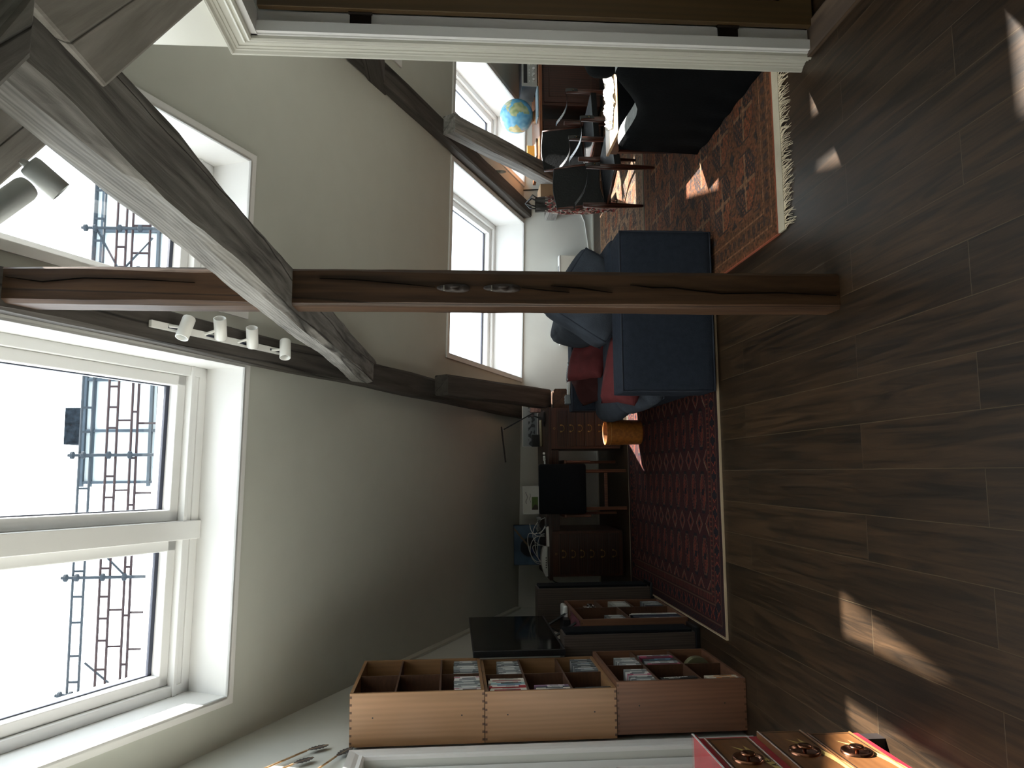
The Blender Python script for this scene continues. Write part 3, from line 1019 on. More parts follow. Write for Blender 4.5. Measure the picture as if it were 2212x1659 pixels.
def rug_red(x, y, w, l):
    bx = min(x, w - x); by = min(y, l - y)
    j = noise.noise(Vector((x * 55, y * 55, 0))) * 0.25
    base = lerp(DR, RR, 0.45 + j)
    if bx < 0.24 or by < 0.24:
        b = min(bx, by)
        al = y if bx < by else x
        if b < 0.012 : return CRM
        if 0.055 < b < 0.065 or 0.165 < b < 0.172 or 0.222 < b < 0.23: return lerp(TN, RR, 0.3)
        if 0.08 < b < 0.15:
            q = (al % 0.11) / 0.11
            if abs(q - 0.5) + abs(b - 0.115) * 7 < 0.36: return lerp(NV, base, 0.1)
            if abs(q - 0.5) + abs(b - 0.115) * 7 < 0.46: return OR
            return base
        if 0.02 < b < 0.05 and (al + b * 2) % 0.045 < 0.016: return NV
        if 0.18 < b < 0.215 and (al % 0.03) < 0.011: return lerp(OR, base, 0.4)
        return lerp(base, DR, 0.5)
    px, py = 0.40, 0.185
    fx = ((x - 0.24) / px); fy = ((y - 0.24) / py)
    a, b = (fx % 1) - 0.5, (fy % 1) - 0.5
    # main gul
    m = max(abs(a) / 0.33, abs(b) / 0.34, (abs(a) / 0.33 + abs(b) / 0.34) / 1.45)
    if m < 1:
        if m > 0.86: return lerp(NV, base, 0.1)
        if m > 0.78: return lerp(TN, base, 0.3)
        if abs(a) < 0.05 and abs(b) < 0.1: return NV
        if (a > 0) == (b > 0): return lerp(OR, base, 0.25 + (0.5 if (int(x * 140) + int(y * 140)) % 3 == 0 else 0))
        return lerp(NV, OR, 0.2 + (0.6 if (int(x * 120) + int(y * 170)) % 4 == 0 else 0))
    a2, b2 = ((fx + 0.5) % 1) - 0.5, ((fy + 0.5) % 1) - 0.5
    m2 = abs(a2) / 0.17 + abs(b2) / 0.36
    if m2 < 1:
        if m2 > 0.84: return lerp(CRM, base, 0.6)
        return NV if m2 < 0.4 else lerp(RR, OR, 0.4)
    return base
rug('turkmen_rug', 'dark red rug with rows of small octagons, between the blue sofa and the desk', 'rug', -0.975, 1.12, 4.56, 6.98, rug_red, 0.0095, border=mat('cream_rug_edge', 'a3937a', 0.9))
RU, RB, RN2, RTn, RTd = (hx(h)[:3] for h in ('683a22', '44301f', '121a22', '7c6048', '554434'))
def rug_afghan(k):
    def fn(x, y, w, l):
        j = noise.noise(Vector((x * 40, y * 14, k))) * 0.5 + 0.5
        base = lerp(RU if k == 0 else RTn, RB if k == 0 else RTd, j)  # far rug gets a tan base: sheen put into its colour
        if abs(noise.noise(Vector((x * 25, y * 9, 4)))) < 0.045: base = lerp(base, RN2, 0.75)
        b = min(x, w - x, y, l - y)
        if b < 0.20:
            if b < 0.018: return lerp(RU, base, 0.3)
            if 0.06 < b < 0.07 or 0.15 < b < 0.162: return lerp(RU, RTn, 0.5)
            al = y if min(x, w - x) < min(y, l - y) else x
            if 0.085 < b < 0.135 and (al % 0.07) < 0.035: return lerp(RN2, base, 0.25)
            return lerp(base, RB, 0.35)
        px, py = 0.40, 0.36
        a, c = (((x - 0.2) / px) % 1) - 0.5, (((y - 0.2) / py) % 1) - 0.5
        m = max(abs(a) / 0.43, abs(c) / 0.40, (abs(a) / 0.43 + abs(c) / 0.40) / 1.5)
        if m < 1:
            if m > 0.92: return lerp(RN2, base, 0.15)
            if abs(a) < 0.02 or abs(c) < 0.025: return lerp(RTn, base, 0.3)
            if max(abs(a) / 0.13, abs(c) / 0.13) < 1: return RN2 if max(abs(a), abs(c)) > 0.08 else lerp(RU, RTn, 0.3)
            orange = (a > 0) == (c > 0)
            g = (math.sin(x * 150) * math.sin(y * 150)) > 0.35
            if orange: return lerp(RB, base, 0.2) if g else lerp(RU, hx('703820')[:3], 0.55)
            return lerp(RU, base, 0.4) if g else lerp(RN2, base, 0.12)
        a2, c2 = ((a + 1) % 1) - 0.5, ((c + 1) % 1) - 0.5
        if abs(a2) + abs(c2) < 0.12: return RN2
        return base
    return fn
def mott(f, k):
    def g(x, y, w, l):
        c = f(x, y, w, l)
        n1 = noise.noise(Vector((x * 60, y * 60, 9))) + 0.6 * noise.noise(Vector((x * 22, y * 110, 2)))
        c = lerp(c, RB if k == 0 else RTd, 0.30)
        return tuple(max(0, q * (1 + 0.75 * n1)) for q in c)
    return g
rug('afghan_rug', 'orange-red rug with large quartered octagons and a cream fringe, front right', 'rug', 1.145, 3.25, 3.60, 6.12, mott(rug_afghan(0), 0), 0.0095, fringe=True, border=mat('rust_rug_edge', '8a4630', 0.9))
rug('afghan_rug', 'patterned rug, tan-brown with painted-in sheen, under the black chairs, reaching the far baseboard', 'rug', 1.30, 3.9, 6.2, 8.02, mott(rug_afghan(1), 1), 0.012, border=mat('undyed_wool', 'a89f8c', 0.95))

# ------------------------------------------------------------------ sofa
SO = thing('sofa', 'navy blue fabric sofa seen from its end behind the post', 'sofa', (0.95, 5.5, 0))
def sbox(name, x0, x1, y0, y1, z0, z1, r=0.03, m_=M_SOFA, bulge=(0, 0, 0), parent=SO, n=8, wob=0.0, piping=None, rot=None, seed=0):
    c = Vector(((x0 + x1) / 2, (y0 + y1) / 2, (z0 + z1) / 2))
    mb = MB()
    mb.rbox(c, (x1 - x0, y1 - y0, z1 - z0), r, bulge, n, rot=rot, wob=wob, seed=seed)
    o = mb.build(name, m_, parent, smooth=True, world=True)
    if piping:
        e = r * 0.3
        h = Vector((x1 - x0, y1 - y0, z1 - z0)) / 2 - Vector((e, e, e))
        for ax, sg in piping:
            pts = []
            a1, a2 = (ax + 1) % 3, (ax + 2) % 3
            for q1, q2 in ((-1, -1), (1, -1), (1, 1), (-1, 1)):
                nx = {(-1, -1): (1, -1), (1, -1): (1, 1), (1, 1): (-1, 1), (-1, 1): (-1, -1)}[(q1, q2)]
                for k in range(6):
                    p = [0, 0, 0]
                    p[ax] = sg * h[ax]
                    p[a1] = (q1 + (nx[0] - q1) * k / 6) * h[a1]
                    p[a2] = (q2 + (nx[1] - q2) * k / 6) * h[a2]
                    v = Vector(p)
                    if rot: v = rot @ v
                    pts.append(v + c)
            mb = MB()
            mb.tube(pts, 0.006, 6, closed=True)
            mb.build('piping', M_PIPE, parent=o, smooth=True, world=False, at=None) if False else None
            pm = MB(); pm.tube([p - parent.location for p in pts], 0.006, 6, closed=True)
            po = pm.build('piping', M_PIPE, o, smooth=True)
    return o
sbox('base', 0.47, 1.44, 4.74, 6.42, 0.07, 0.30)
sbox('armrest', 0.462, 1.44, 4.50, 4.745, 0.035, 0.60, r=0.018, bulge=(0, 0.006, 0.0), piping=[(1, -1), (1, 1)])
sbox('armrest', 0.50, 1.44, 6.41, 6.62, 0.06, 0.60, r=0.018, piping=[(1, -1)])
sbox('backrest', 1.20, 1.46, 4.745, 6.41, 0.06, 0.61, r=0.03)
sbox('seat_cushion', 0.425, 1.20, 4.75, 5.57, 0.25, 0.43, r=0.085, m_=M_SOFA2, bulge=(0.03, 0.0, 0.035), wob=0.008, n=12, piping=[(2, -1)], seed=1)
sbox('seat_cushion', 0.415, 1.20, 5.58, 6.405, 0.25, 0.42, r=0.09, m_=M_SOFA2, bulge=(0.03, 0.0, 0.035), wob=0.01, n=12, seed=2)
for x in (0.58, 1.34):
    for y in (4.60, 6.52):
        mb = MB(); mb.lathe([(0, 0), (0.022, 0), (0.027, 0.04), (0, 0.04)], (x, y, 0.014), n=12)
        mb.build('leg', mat('dark_leg_wood', '3a2a20', 0.5), SO, world=True)
ry = Matrix.Rotation(R(33), 3, 'Y')
sbox('back_cushion', 0.89, 1.38, 4.90, 5.16, 0.43, 0.90, r=0.05, m_=M_SOFA2, bulge=(0.02, 0.05, 0.02), wob=0.014, n=12, rot=ry, piping=[(1, -1), (1, 1)], seed=5)
sbox('back_cushion', 1.0, 1.20, 5.50, 6.2, 0.46, 0.80, r=0.06, m_=M_SOFA2, bulge=(0.04, 0.02, 0.02), wob=0.012, n=10, rot=Matrix.Rotation(R(12), 3, 'Y'), seed=6)

def pillow(name, label, c, w, h, d, rot, m_, seed=0, group=None):
    mb = MB()
    n = 18
    for sg in (-1, 1):
        def fn(u, v, sg=sg):
            a, b = u * 2 - 1, v * 2 - 1
            k = max(0, (1 - a ** 4) * (1 - b ** 4)) ** 0.5
            pin = 1 - 0.10 * (1 - (abs(a) * abs(b)))* (abs(a) ** 4 + abs(b) ** 4) / 2
            p = Vector((a * w / 2 * (pin if abs(b) < 1 else 1), b * h / 2 * pin, sg * d / 2 * k))
            p.z += noise.noise(Vector((a * 2.3 + seed, b * 2.3, sg))) * 0.022 * k
            p.z += math.sin((a * 6 + b * 9) + seed) * 0.004 * k
            return rot @ p + Vector(c)
        mb.grid(fn, n, n)
    o = mb.build(name, m_, smooth=True, at=c)
    return tag(o, label, 'cushion', group)
E3 = lambda x, y, z: (Matrix.Rotation(R(z), 3, 'Z') @ Matrix.Rotation(R(y), 3, 'Y') @ Matrix.Rotation(R(x), 3, 'X'))
pillow('throw_cushion', 'long rust-red cushion slumped over the inside of the near sofa arm', (0.74, 4.91, 0.46), 0.66, 0.34, 0.17, E3(28, 15, 0), M_RED, 1)
pillow('throw_cushion', 'bright red cushion in front of the far sofa arm', (0.90, 5.98, 0.525), 0.42, 0.36, 0.15, E3(38, 16, 12), M_RED, 2)
pillow('throw_cushion', 'dark maroon cushion leaning left of the bright red one', (0.70, 6.18, 0.49), 0.32, 0.32, 0.13, E3(40, -22, -8), M_RED2, 3)
def small_box(name, label, cat, c, dims, m_, rz=0, ry_=0, bevel=0.004, keys=None):
    mb = MB()
    mb.box(-dims[0] / 2, dims[0] / 2, -dims[1] / 2, dims[1] / 2, -dims[2] / 2, dims[2] / 2)
    o = mb.build(name, m_, bevel=bevel)
    o.location = c
    o.rotation_euler = (0, R(ry_), R(rz))
    if keys:
        k = MB()
        for i in range(keys[0]):
            for j in range(keys[1]):
                k.box(-dims[0] * 0.35 + dims[0] * 0.7 * i / max(1, keys[0] - 1) - 0.004, -dims[0] * 0.35 + dims[0] * 0.7 * i / max(1, keys[0] - 1) + 0.004, -dims[1] * 0.32 + dims[1] * 0.64 * j / max(1, keys[1] - 1) - 0.004, -dims[1] * 0.32 + dims[1] * 0.64 * j / max(1, keys[1] - 1) + 0.004, dims[2] / 2, dims[2] / 2 + 0.002)
        tag(k.build('buttons', mat('grey_rubber_keys', '9aa0a2', 0.6), o), kind=None)
    return tag(o, label, cat)
small_box('remote_control', 'black remote control lying on the far sofa arm', 'remote control', (0.83, 6.5, 0.615), (0.06, 0.17, 0.022), M_BLACK, 55, keys=(3, 6))
small_box('remote_control', 'pale remote control on the far sofa arm beside the black one', 'remote control', (0.72, 6.5, 0.613), (0.05, 0.16, 0.02), mat('pale_plastic', 'b9bab6', 0.5), 70, keys=(2, 5))
small_box('remote_control', 'small grey-and-white remote standing at the left end of the far sofa arm', 'remote control', (0.60, 6.5, 0.625), (0.075, 0.05, 0.045), mat('grey_plastic', '6d7478', 0.5), 10, keys=(3, 2))

# ------------------------------------------------------------------ radiator, socket, cable
rd = thing('radiator', 'flat white panel radiator low on the far wall behind the sofa', 'radiator', (1.88, 8.42, 0.06))
MB().box(-0.5, 0.5, -0.05, 0.0, 0.0, 0.34).build('panel', M_TRIM2, rd, bevel=0.006)
MB().box(-0.5, 0.5, -0.055, 0.05, 0.34, 0.355).build('top_grille', M_TRIM, rd, bevel=0.003)
mb = MB()
for k in range(60):
    mb.box(-0.36 + k * 0.0125, -0.354 + k * 0.0125, -0.045, 0.03, 0.355, 0.357)
tag(mb.build('grille_slots', M_SEAL, rd), kind=None)
for x in (-0.4, 0.4):
    MB().box(x - 0.02, x + 0.02, 0.0, 0.078, 0.05, 0.3).build('bracket', M_TRIM2, rd)
sk = thing('double_socket', 'white double wall socket beside the black chair, low on the far wall', 'socket', (2.98, 8.5, 0.19))
MB().box(-0.045, 0.045, -0.018, 0.0, -0.055, 0.055).build('plate', M_TRIM, sk, bevel=0.004)
for z in (-0.024, 0.024):
    mb = MB(); mb.lathe([(0, 0), (0.018, 0), (0.019, 0.002), (0, 0.002)], (0, -0.018, z), (0, -1, 0), n=16)
    mb.build('outlet', mat('socket_grey', '9a9a96', 0.5), sk)
mb = MB(); mb.tube([(3.16, 8.49, 0.80), (3.17, 8.485, 0.6), (3.15, 8.49, 0.4), (3.16, 8.49, 0.03)], 0.008, 6)
tag(mb.build('cable', M_BLACK), 'thin black cable dropping down the far wall beside the strut', 'cable')
mb = MB(); mb.tube([(2.94, 8.488, 0.16), (2.8, 8.488, 0.10), (2.4, 8.488, 0.05), (1.6, 8.488, 0.035)], 0.007, 6)
tag(mb.build('cable', M_TRIM), 'white cable running along the far wall from the socket', 'cable')

# cardboard box and patterned bag by the right strut
bx = thing('cardboard_box', 'brown cardboard box with printed arrows beside the patterned bag', 'box', (2.765, 7.62, 0.555))
MB().box(-0.10, 0.10, -0.14, 0.14, 0.0, 0.16).build('carton', M_CARD, bx, bevel=0.003)
mb = MB()
for x in (-0.055, -0.03):
    mb.prism([(x - 0.008, -0.1415, 0.06), (x + 0.008, -0.1415, 0.06), (x, -0.1415, 0.075)], (0, 0.001, 0))
    mb.box(x - 0.002, x + 0.002, -0.1415, -0.1405, 0.04, 0.06)
mb.build('printed_arrows', mat('brown_ink', '5a4030', 0.8), bx)
def bag():
    t = thing('shopping_bag', 'red, white and black patterned plastic bag hanging behind the black leather chair', 'bag', (2.565, 7.28, 0.79))
    def colf(u, v):
        n_ = noise.noise(Vector((u * 22, v * 16, 1)))
        n2 = noise.noise(Vector((u * 30 + 9, v * 26, 5)))
        if v > 0.88: return hx('20201f')[:3]
        if abs(n_) < 0.10: return hx('a8a29a')[:3]
        return hx('7a2628')[:3] if n2 > 0.05 else hx('22201f')[:3]
    mb = MB()
    def fn(u, v):
        a = u * 2 * math.pi
        wd = 0.085 * (0.55 + 0.45 * math.sin(math.pi * min(1, (1 - v) * 0.8 + 0.25)))
        r1, r2 = wd, 0.05 + 0.05 * (1 - v)
        w_ = noise.noise(Vector((math.cos(a) * 2, math.sin(a) * 2, v * 4))) * 0.016
        return (math.cos(a) * (r1 + w_), math.sin(a) * (r2 + w_), -0.775 + v * 0.775)
    mb.grid(fn, 60, 60, colfn=colf)
    mb.build('sack', attr_mat('printed_plastic', 0.35, 0.2, 60, 0.6), t, smooth=True)
    mb = MB()
    for s_ in (-1, 1):
        mb.tube([(-0.03, 0.03 * s_, -0.02), (-0.02, 0.04 * s_, 0.05), (0.03, 0.06, 0.09), (0.08, 0.05 * s_, 0.03), (0.05, 0.03 * s_, -0.02)], 0.008, 6)
    mb.build('handle', mat('black_film', '1c1c1c', 0.4), t, smooth=True)
bag()

# ------------------------------------------------------------------ module bookcases (open-front cases with dovetailed corners)
def case(name, label, x0, x1, y0, y1, z0, z1, m_side, rows, cols, group=None, jm=True, holes=True):
    """open towards +X; columns along Y"""
    t = thing(name, label, 'bookcase', ((x0 + x1) / 2, (y0 + y1) / 2, z0), group=group)
    th = 0.017
    MB().box(x0, x1, y0, y0 + th, z0, z1).build('side_panel', m_side, t, world=True, bevel=0.0015)
    MB().box(x0, x1, y1 - th, y1, z0, z1).build('side_panel', m_side, t, world=True, bevel=0.0015)
    MB().box(x0, x1 - 0.0005, y0 + th, y1 - th, z1 - th, z1).build('top_panel', m_side, t, world=True)
    MB().box(x0, x1 - 0.0005, y0 + th, y1 - th, z0, z0 + th).build('bottom_panel', m_side, t, world=True)
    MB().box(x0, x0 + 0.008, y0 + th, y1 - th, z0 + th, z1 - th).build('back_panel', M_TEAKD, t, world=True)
    ys = [y0 + th + (y1 - y0 - 2 * th) * c for c in cols]
    for k in range(1, len(ys) - 1):
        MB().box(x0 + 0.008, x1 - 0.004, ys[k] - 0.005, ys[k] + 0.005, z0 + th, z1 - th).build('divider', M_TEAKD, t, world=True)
    for k in range(len(ys) - 1):
        a = ys[k] + (0.005 if k else 0); b = ys[k + 1] - (0.005 if k < len(ys) - 2 else 0)
        for r in rows[k][1:-1]:
            z = z0 + (z1 - z0) * r
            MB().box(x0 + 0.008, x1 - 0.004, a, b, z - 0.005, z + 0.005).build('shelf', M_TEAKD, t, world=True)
    if jm:
        mb = MB()
        nj = 7
        for k in range(nj):
            x = x0 + (x1 - x0) * (k + 0.5) / nj
            for z, s_ in ((z0, 1), (z1, -1)):
                zz = sorted((z + s_ * 0.0, z + s_ * 0.012))
                mb.box(x - 0.006, x + 0.006, y0 - 0.0006, y0 + 0.001, zz[0], zz[1])
        mb.build('dovetails', M_JOINT, t, world=True)
    if holes:
        for z in (z0 + (z1 - z0) * 0.17, z0 + (z1 - z0) * 0.83):
            mb = MB(); mb.lathe([(0, 0), (0.004, 0), (0.004, 0.001), (0, 0.001)], ((x0 + x1) / 2 + 0.01, y0 - 0.0004, z), (0, -1, 0), n=10)
            mb.build('screw_hole', M_BLACK, t, world=True)
    cells = {}
    for k in range(len(ys) - 1):
        for r in range(len(rows[k]) - 1):
            za = z0 + th if rows[k][r] == 0 else z0 + (z1 - z0) * rows[k][r] + 0.005
            cells[(k, r)] = (ys[k] + (0.006 if k else 0.0), ys[k + 1] - 0.006, za)
    return t, cells
th3 = [0, 1 / 3, 2 / 3, 1]
BY0, BY1 = 4.30, 5.03
GC = 'stacked teak bookcase modules by the left wall'
cT, ceT = case('bookcase_module', 'topmost light teak bookcase module of the tall stack, upper shelves empty', -1.415, -1.145, BY0, BY1, 1.425, 2.13, M_TEAK, [th3, th3], [0, 0.5, 1])
cM, ceM = case('bookcase_module', 'middle striped-teak module of the tall stack, full of books and discs', -1.415, -1.155, BY0, BY1, 0.717, 1.422, M_TEAK, [th3, th3], [0, 0.5, 1])
cB, ceB = case('bookcase_module', 'bottom, deeper and redder teak module of the tall stack, standing on the floor', -1.40, -1.125, BY0 + 0.005, BY1, 0.002, 0.714, M_TEAKL, [th3, th3], [0, 0.5, 1])
LBX0, LBX1, LBY0, LBY1 = -1.36, -0.985, 5.33, 6.12
cL, ceL = case('low_bookcase', 'low dark teak bookcase between the two loudspeakers holding records and an amplifier', LBX0, LBX1, LBY0, LBY1, 0.002, 0.735, M_TEAKL, [[0, 0.53, 1], [0, 0.36, 0.68, 1]], [0, 0.60, 1])
# spare items: discs and books, each one its own object
ORD = 'first second third fourth fifth sixth seventh eighth ninth tenth eleventh twelfth thirteenth fourteenth fifteenth'.split()
HUE = {'7d8385': 'mid-grey', '9aa0a0': 'light grey', '5d6468': 'dark grey', 'c2c4c2': 'pale grey', '4a5054': 'charcoal', 'b0b4b2': 'silver-grey', 'b85a74': 'pink', 'd8d8d4': 'off-white', 'e4e2dc': 'white', 'e0ded6': 'white', 'dcdcd4': 'white and crimson', 'ded8cc': 'cream', 'a8343a': 'red', 'd4d8d6': 'pale blue-white', '9ec0c4': 'pale turquoise', '57406a': 'purple', 'd8cfc0': 'cream', 'e2dacc': 'ivory', '2f3a48': 'navy', '8a6c88': 'mauve', '46525c': 'slate', '8e3454': 'dark pink', 'b0506c': 'pink', '9aa0a2': 'light grey', '8b9092': 'grey', '3c4246': 'charcoal', '2e3438': 'black', 'dcd4c4': 'cream', 'e2dccf': 'white and orange', 'd8cebc': 'beige and red', 'ddd2bd': 'beige and orange', 'a8aaa4': 'pale grey', '8a8c88': 'grey', '6a6e70': 'dark grey', '343c48': 'navy', '8c908e': 'grey'}
CDM = {}
def item_mesh(kind, colr, label_col, th, h, d, seed):
    key = (kind, colr, label_col, round(th, 4), round(h, 3))
    if key in CDM: return CDM[key]
    mb = MB()
    rnd = random.Random(seed)
    # spine faces +X at x = 0, origin on the shelf
    mb.box(-d, 0, -th / 2, th / 2, 0, h, 0)
    a = rnd.uniform(0.08, 0.25)
    mb.box(0, 0.0006, -th * 0.36, th * 0.36, h * a, h * rnd.uniform(0.6, 0.92), 1)
    if kind == 'book':
        mb.box(0.0006, 0.0009, -th * 0.12, th * 0.12, h * 0.3, h * 0.55, 2)
    o = mb.build('tmp', [mat('spine_' + colr, colr, 0.5 if kind == 'cd' else 0.7, var=0.03), mat('spine_' + label_col, label_col, 0.6, var=0.03), mat('spine_ink', '2a2a2c', 0.6)])
    me = o.data
    bpy.data.objects.remove(o)
    CDM[key] = me
    return me
def put(name, label, cat, group, me, x, y, z, tilt=0.0, rz=0.0):
    o = bpy.data.objects.new(name, me)
    col.objects.link(o)
    o.location = (x, y, z)
    o.rotation_euler = (R(tilt), 0, rz)
    return tag(o, label, cat, group)
def fill(cell, xf, name, label, cat, group, cols, n, h, th, d, start='near', inset=0.006, gap=0.0015, kind='cd', htv=0.0, lean=0.0, seed=1, xin=None):
    y0, y1, z = cell
    rnd = random.Random(seed)
    y = y0 + 0.004 if start == 'near' else y1 - 0.004
    for k in range(n):
        t_ = th * (1 if kind == 'cd' else rnd.uniform(0.6, 1.5))
        c = cols[k % len(cols)]
        hh = round(h + (rnd.uniform(-htv, htv) if htv else 0), 3)
        if start == 'near':
            yy = y + t_ / 2; y += t_ + gap
            if y > y1 - 0.003: break
        else:
            yy = y - t_ / 2; y -= t_ + gap
            if y < y0 + 0.003: break
        lb = label if n == 1 else '%s %s, %s from the %s end%s' % (HUE.get(c[0], 'grey'), 'book' if kind == 'book' else 'disc', ORD[k], 'near' if start == 'near' else 'far', label)
        put(name, lb, cat, group, item_mesh(kind, c[0], c[1], t_, hh, d, seed * 31 + k), xf - inset - rnd.uniform(0, 0.006), yy, z + 0.0005, lean if k == n - 1 else 0)
CDC = [('7d8385', 'c9cbc8'), ('9aa0a0', 'dcdcd8'), ('5d6468', 'b4b8b8'), ('c2c4c2', '6e7274'), ('4a5054', 'a9adad'), ('b0b4b2', 'e6e6e2')]
CDP = CDC + [('b85a74', 'e9dfe0'), ('d8d8d4', '3b4048'), ('e4e2dc', '7c7f84')]
XT, XM, XB = -1.148, -1.158, -1.128
fill(ceT[(0, 0)], XT, 'compact_disc', ', topmost module, near half', 'compact disc', 'compact discs near side, top module', CDP[::-1], 14, 0.142, 0.0235, 0.13, seed=2, htv=0.002)
fill(ceT[(1, 0)], XT, 'compact_disc', ', topmost module, far half', 'compact disc', 'compact discs far side, top module', CDC, 13, 0.142, 0.0245, 0.13, start='far', seed=3, htv=0.002)
fill(ceM[(1, 2)], XM, 'compact_disc', ', upper far shelf, middle module', 'compact disc', 'compact discs, middle module upper shelf', CDC, 13, 0.13, 0.0235, 0.13, start='far', seed=4)
fill(ceM[(0, 2)], XM, 'paperback', ', upper near shelf, middle module', 'book', 'paperbacks, middle module upper shelf', [('e0ded6', 'b03a3c'), ('dcdcd4', '8e2030'), ('ded8cc', 'a8a49c'), ('a8343a', 'e6dcd4'), ('d4d8d6', '5f86b0'), ('9ec0c4', '3f5a62')], 9, 0.195, 0.028, 0.13, kind='book', seed=5, htv=0.008)
fill(ceM[(1, 1)], XM, 'paperback', 'thin dark red book alone on the middle far shelf of the middle module', 'book', None, [('3c2224', '8a3038')], 1, 0.19, 0.026, 0.14, kind='book', seed=6)
fill(ceM[(0, 1)], XM, 'paperback', ', centre near shelf, middle module', 'book', 'paperbacks, middle module centre shelf', [('57406a', 'c8bcc8'), ('d8cfc0', '6a5a72'), ('e2dacc', '2f3a4c'), ('2f3a48', 'c8c8c0'), ('8a6c88', 'd8ccd4')], 6, 0.185, 0.026, 0.14, kind='book', seed=7, htv=0.008)
fill(ceM[(1, 0)], XM, 'compact_disc', ', lowest far shelf, middle module', 'compact disc', 'compact discs, middle module lowest shelf', CDC[2:] + [('46525c', '8899a6')], 11, 0.13, 0.0235, 0.13, start='far', seed=8)
fill(ceM[(0, 0)], XM, 'paperback', 'red-spined thin book at the near end of the lowest shelf, middle module', 'book', None, [('9a4034', 'b4584a')], 1, 0.2, 0.016, 0.15, kind='book', seed=9)
bk = ceM[(0, 0)]
put('paperback', 'black thin book beside the red-spined one, lowest shelf of the middle module', 'book', None, item_mesh('book', '1e2428', '39434a', 0.03, 0.195, 0.15, 77), XM - 0.008, bk[0] + 0.045, bk[2] + 0.0005)
fill(ceB[(1, 2)], XB, 'compact_disc', ', upper far shelf, bottom module', 'compact disc', 'compact discs, bottom module far side', CDC, 8, 0.13, 0.024, 0.13, start='near', seed=10)
fill(ceB[(0, 2)], XB, 'compact_disc', ', upper near shelf, bottom module', 'compact disc', 'compact discs, bottom module near side', CDP, 11, 0.13, 0.0235, 0.13, seed=11)
fill(ceB[(1, 1)], XB, 'magazine', ', centre far shelf, bottom module', 'book', 'tall books, bottom module centre shelf', [('8e3454', '2a1c24'), ('b0506c', '24181e'), ('9aa0a2', 'd0d2d0'), ('8b9092', 'c6c8c8'), ('3c4246', '4c7c98'), ('2e3438', '5a8aa4')], 10, 0.2, 0.029, 0.17, kind='book', seed=12, htv=0.006)
bk = ceB[(0, 1)]
o = put('hardback', 'black book with white lettering on its spine, leaning on the bottom module centre shelf', 'book', None, item_mesh('book', '141414', '141414', 0.045, 0.205, 0.16, 5), XB - 0.006, bk[0] + 0.075, bk[2] + 0.004, tilt=6)
put('magazine', 'white magazine leaning at the near end, under the black lettered book', 'book', None, item_mesh('book', 'd8d4cc', 'c4beb4', 0.012, 0.212, 0.17, 6), XB - 0.006, bk[0] + 0.028, bk[2] + 0.003, tilt=5)
def text(body, parent, loc, size, m_, rot, name='lettering', extr=0.0004, sx=1.0):
    cu = bpy.data.curves.new(name, 'FONT')
    cu.body = body
    cu.size = size
    cu.extrude = extr
    cu.align_x = 'CENTER'
    cu.align_y = 'CENTER'
    cu.materials.append(m_)
    tmp = bpy.data.objects.new(name, cu)
    col.objects.link(tmp)
    me = bpy.data.meshes.new_from_object(tmp)
    bpy.data.objects.remove(tmp)
    ob = bpy.data.objects.new(name, me)
    col.objects.link(ob)
    ob.parent = parent
    ob.matrix_local = Matrix.Translation(loc) @ rot @ Matrix.Diagonal((sx, 1, 1, 1))
    return ob
rot_spine = Matrix(((0, 0, 1, 0), (0, 1, 0, 0), (-1, 0, 0, 0), (0, 0, 0, 1)))
text('MODERNE KUNST', o, (0.0012, 0.008, 0.115), 0.017, M_PAPER, rot_spine)
text('NORSK KUNST', o, (0.0012, -0.010, 0.13), 0.010, M_PAPER, rot_spine)
fill(ceB[(0, 0)], XB, 'paperback', ', lowest near shelf, bottom module', 'book', 'paperbacks, bottom module lowest shelf', [('dcd4c4', 'c4beb0'), ('e2dccf', 'c9803c'), ('d8cebc', 'a03c34'), ('ddd2bd', 'cf8c46')], 5, 0.175, 0.022, 0.13, kind='book', seed=13, htv=0.006)
c0 = ceB[(1, 0)]
for k in range(3):
    mb = MB()
    mb.lathe([(0, 0), (0.083, 0), (0.085, 0.003), (0.085, 0.011), (0.083, 0.013), (0, 0.013)], (0, 0, 0), (0, 0, 1), n=36)
    ob = mb.build('film_tin', mat('olive_film_tin', '8f8c6c', 0.35, 0.6), smooth=False)
    ob.location = (XB - 0.088 , c0[0] + 0.15 + 0.018 * k, c0[2] + 0.0855)
    ob.rotation_euler = (R(-90), 0, 0)
    tag(ob, ['nearest', 'middle', 'farthest'][k] + ' round olive film tin standing on the lowest far shelf of the bottom module', 'film tin', 'round tins on the lowest shelf')
small_box('card_case', 'small navy blue case beside the round film tins', 'case', (XB - 0.05, c0[0] + 0.10, c0[2] + 0.036), (0.03, 0.03, 0.07), mat('navy_card', '2c3350', 0.6))
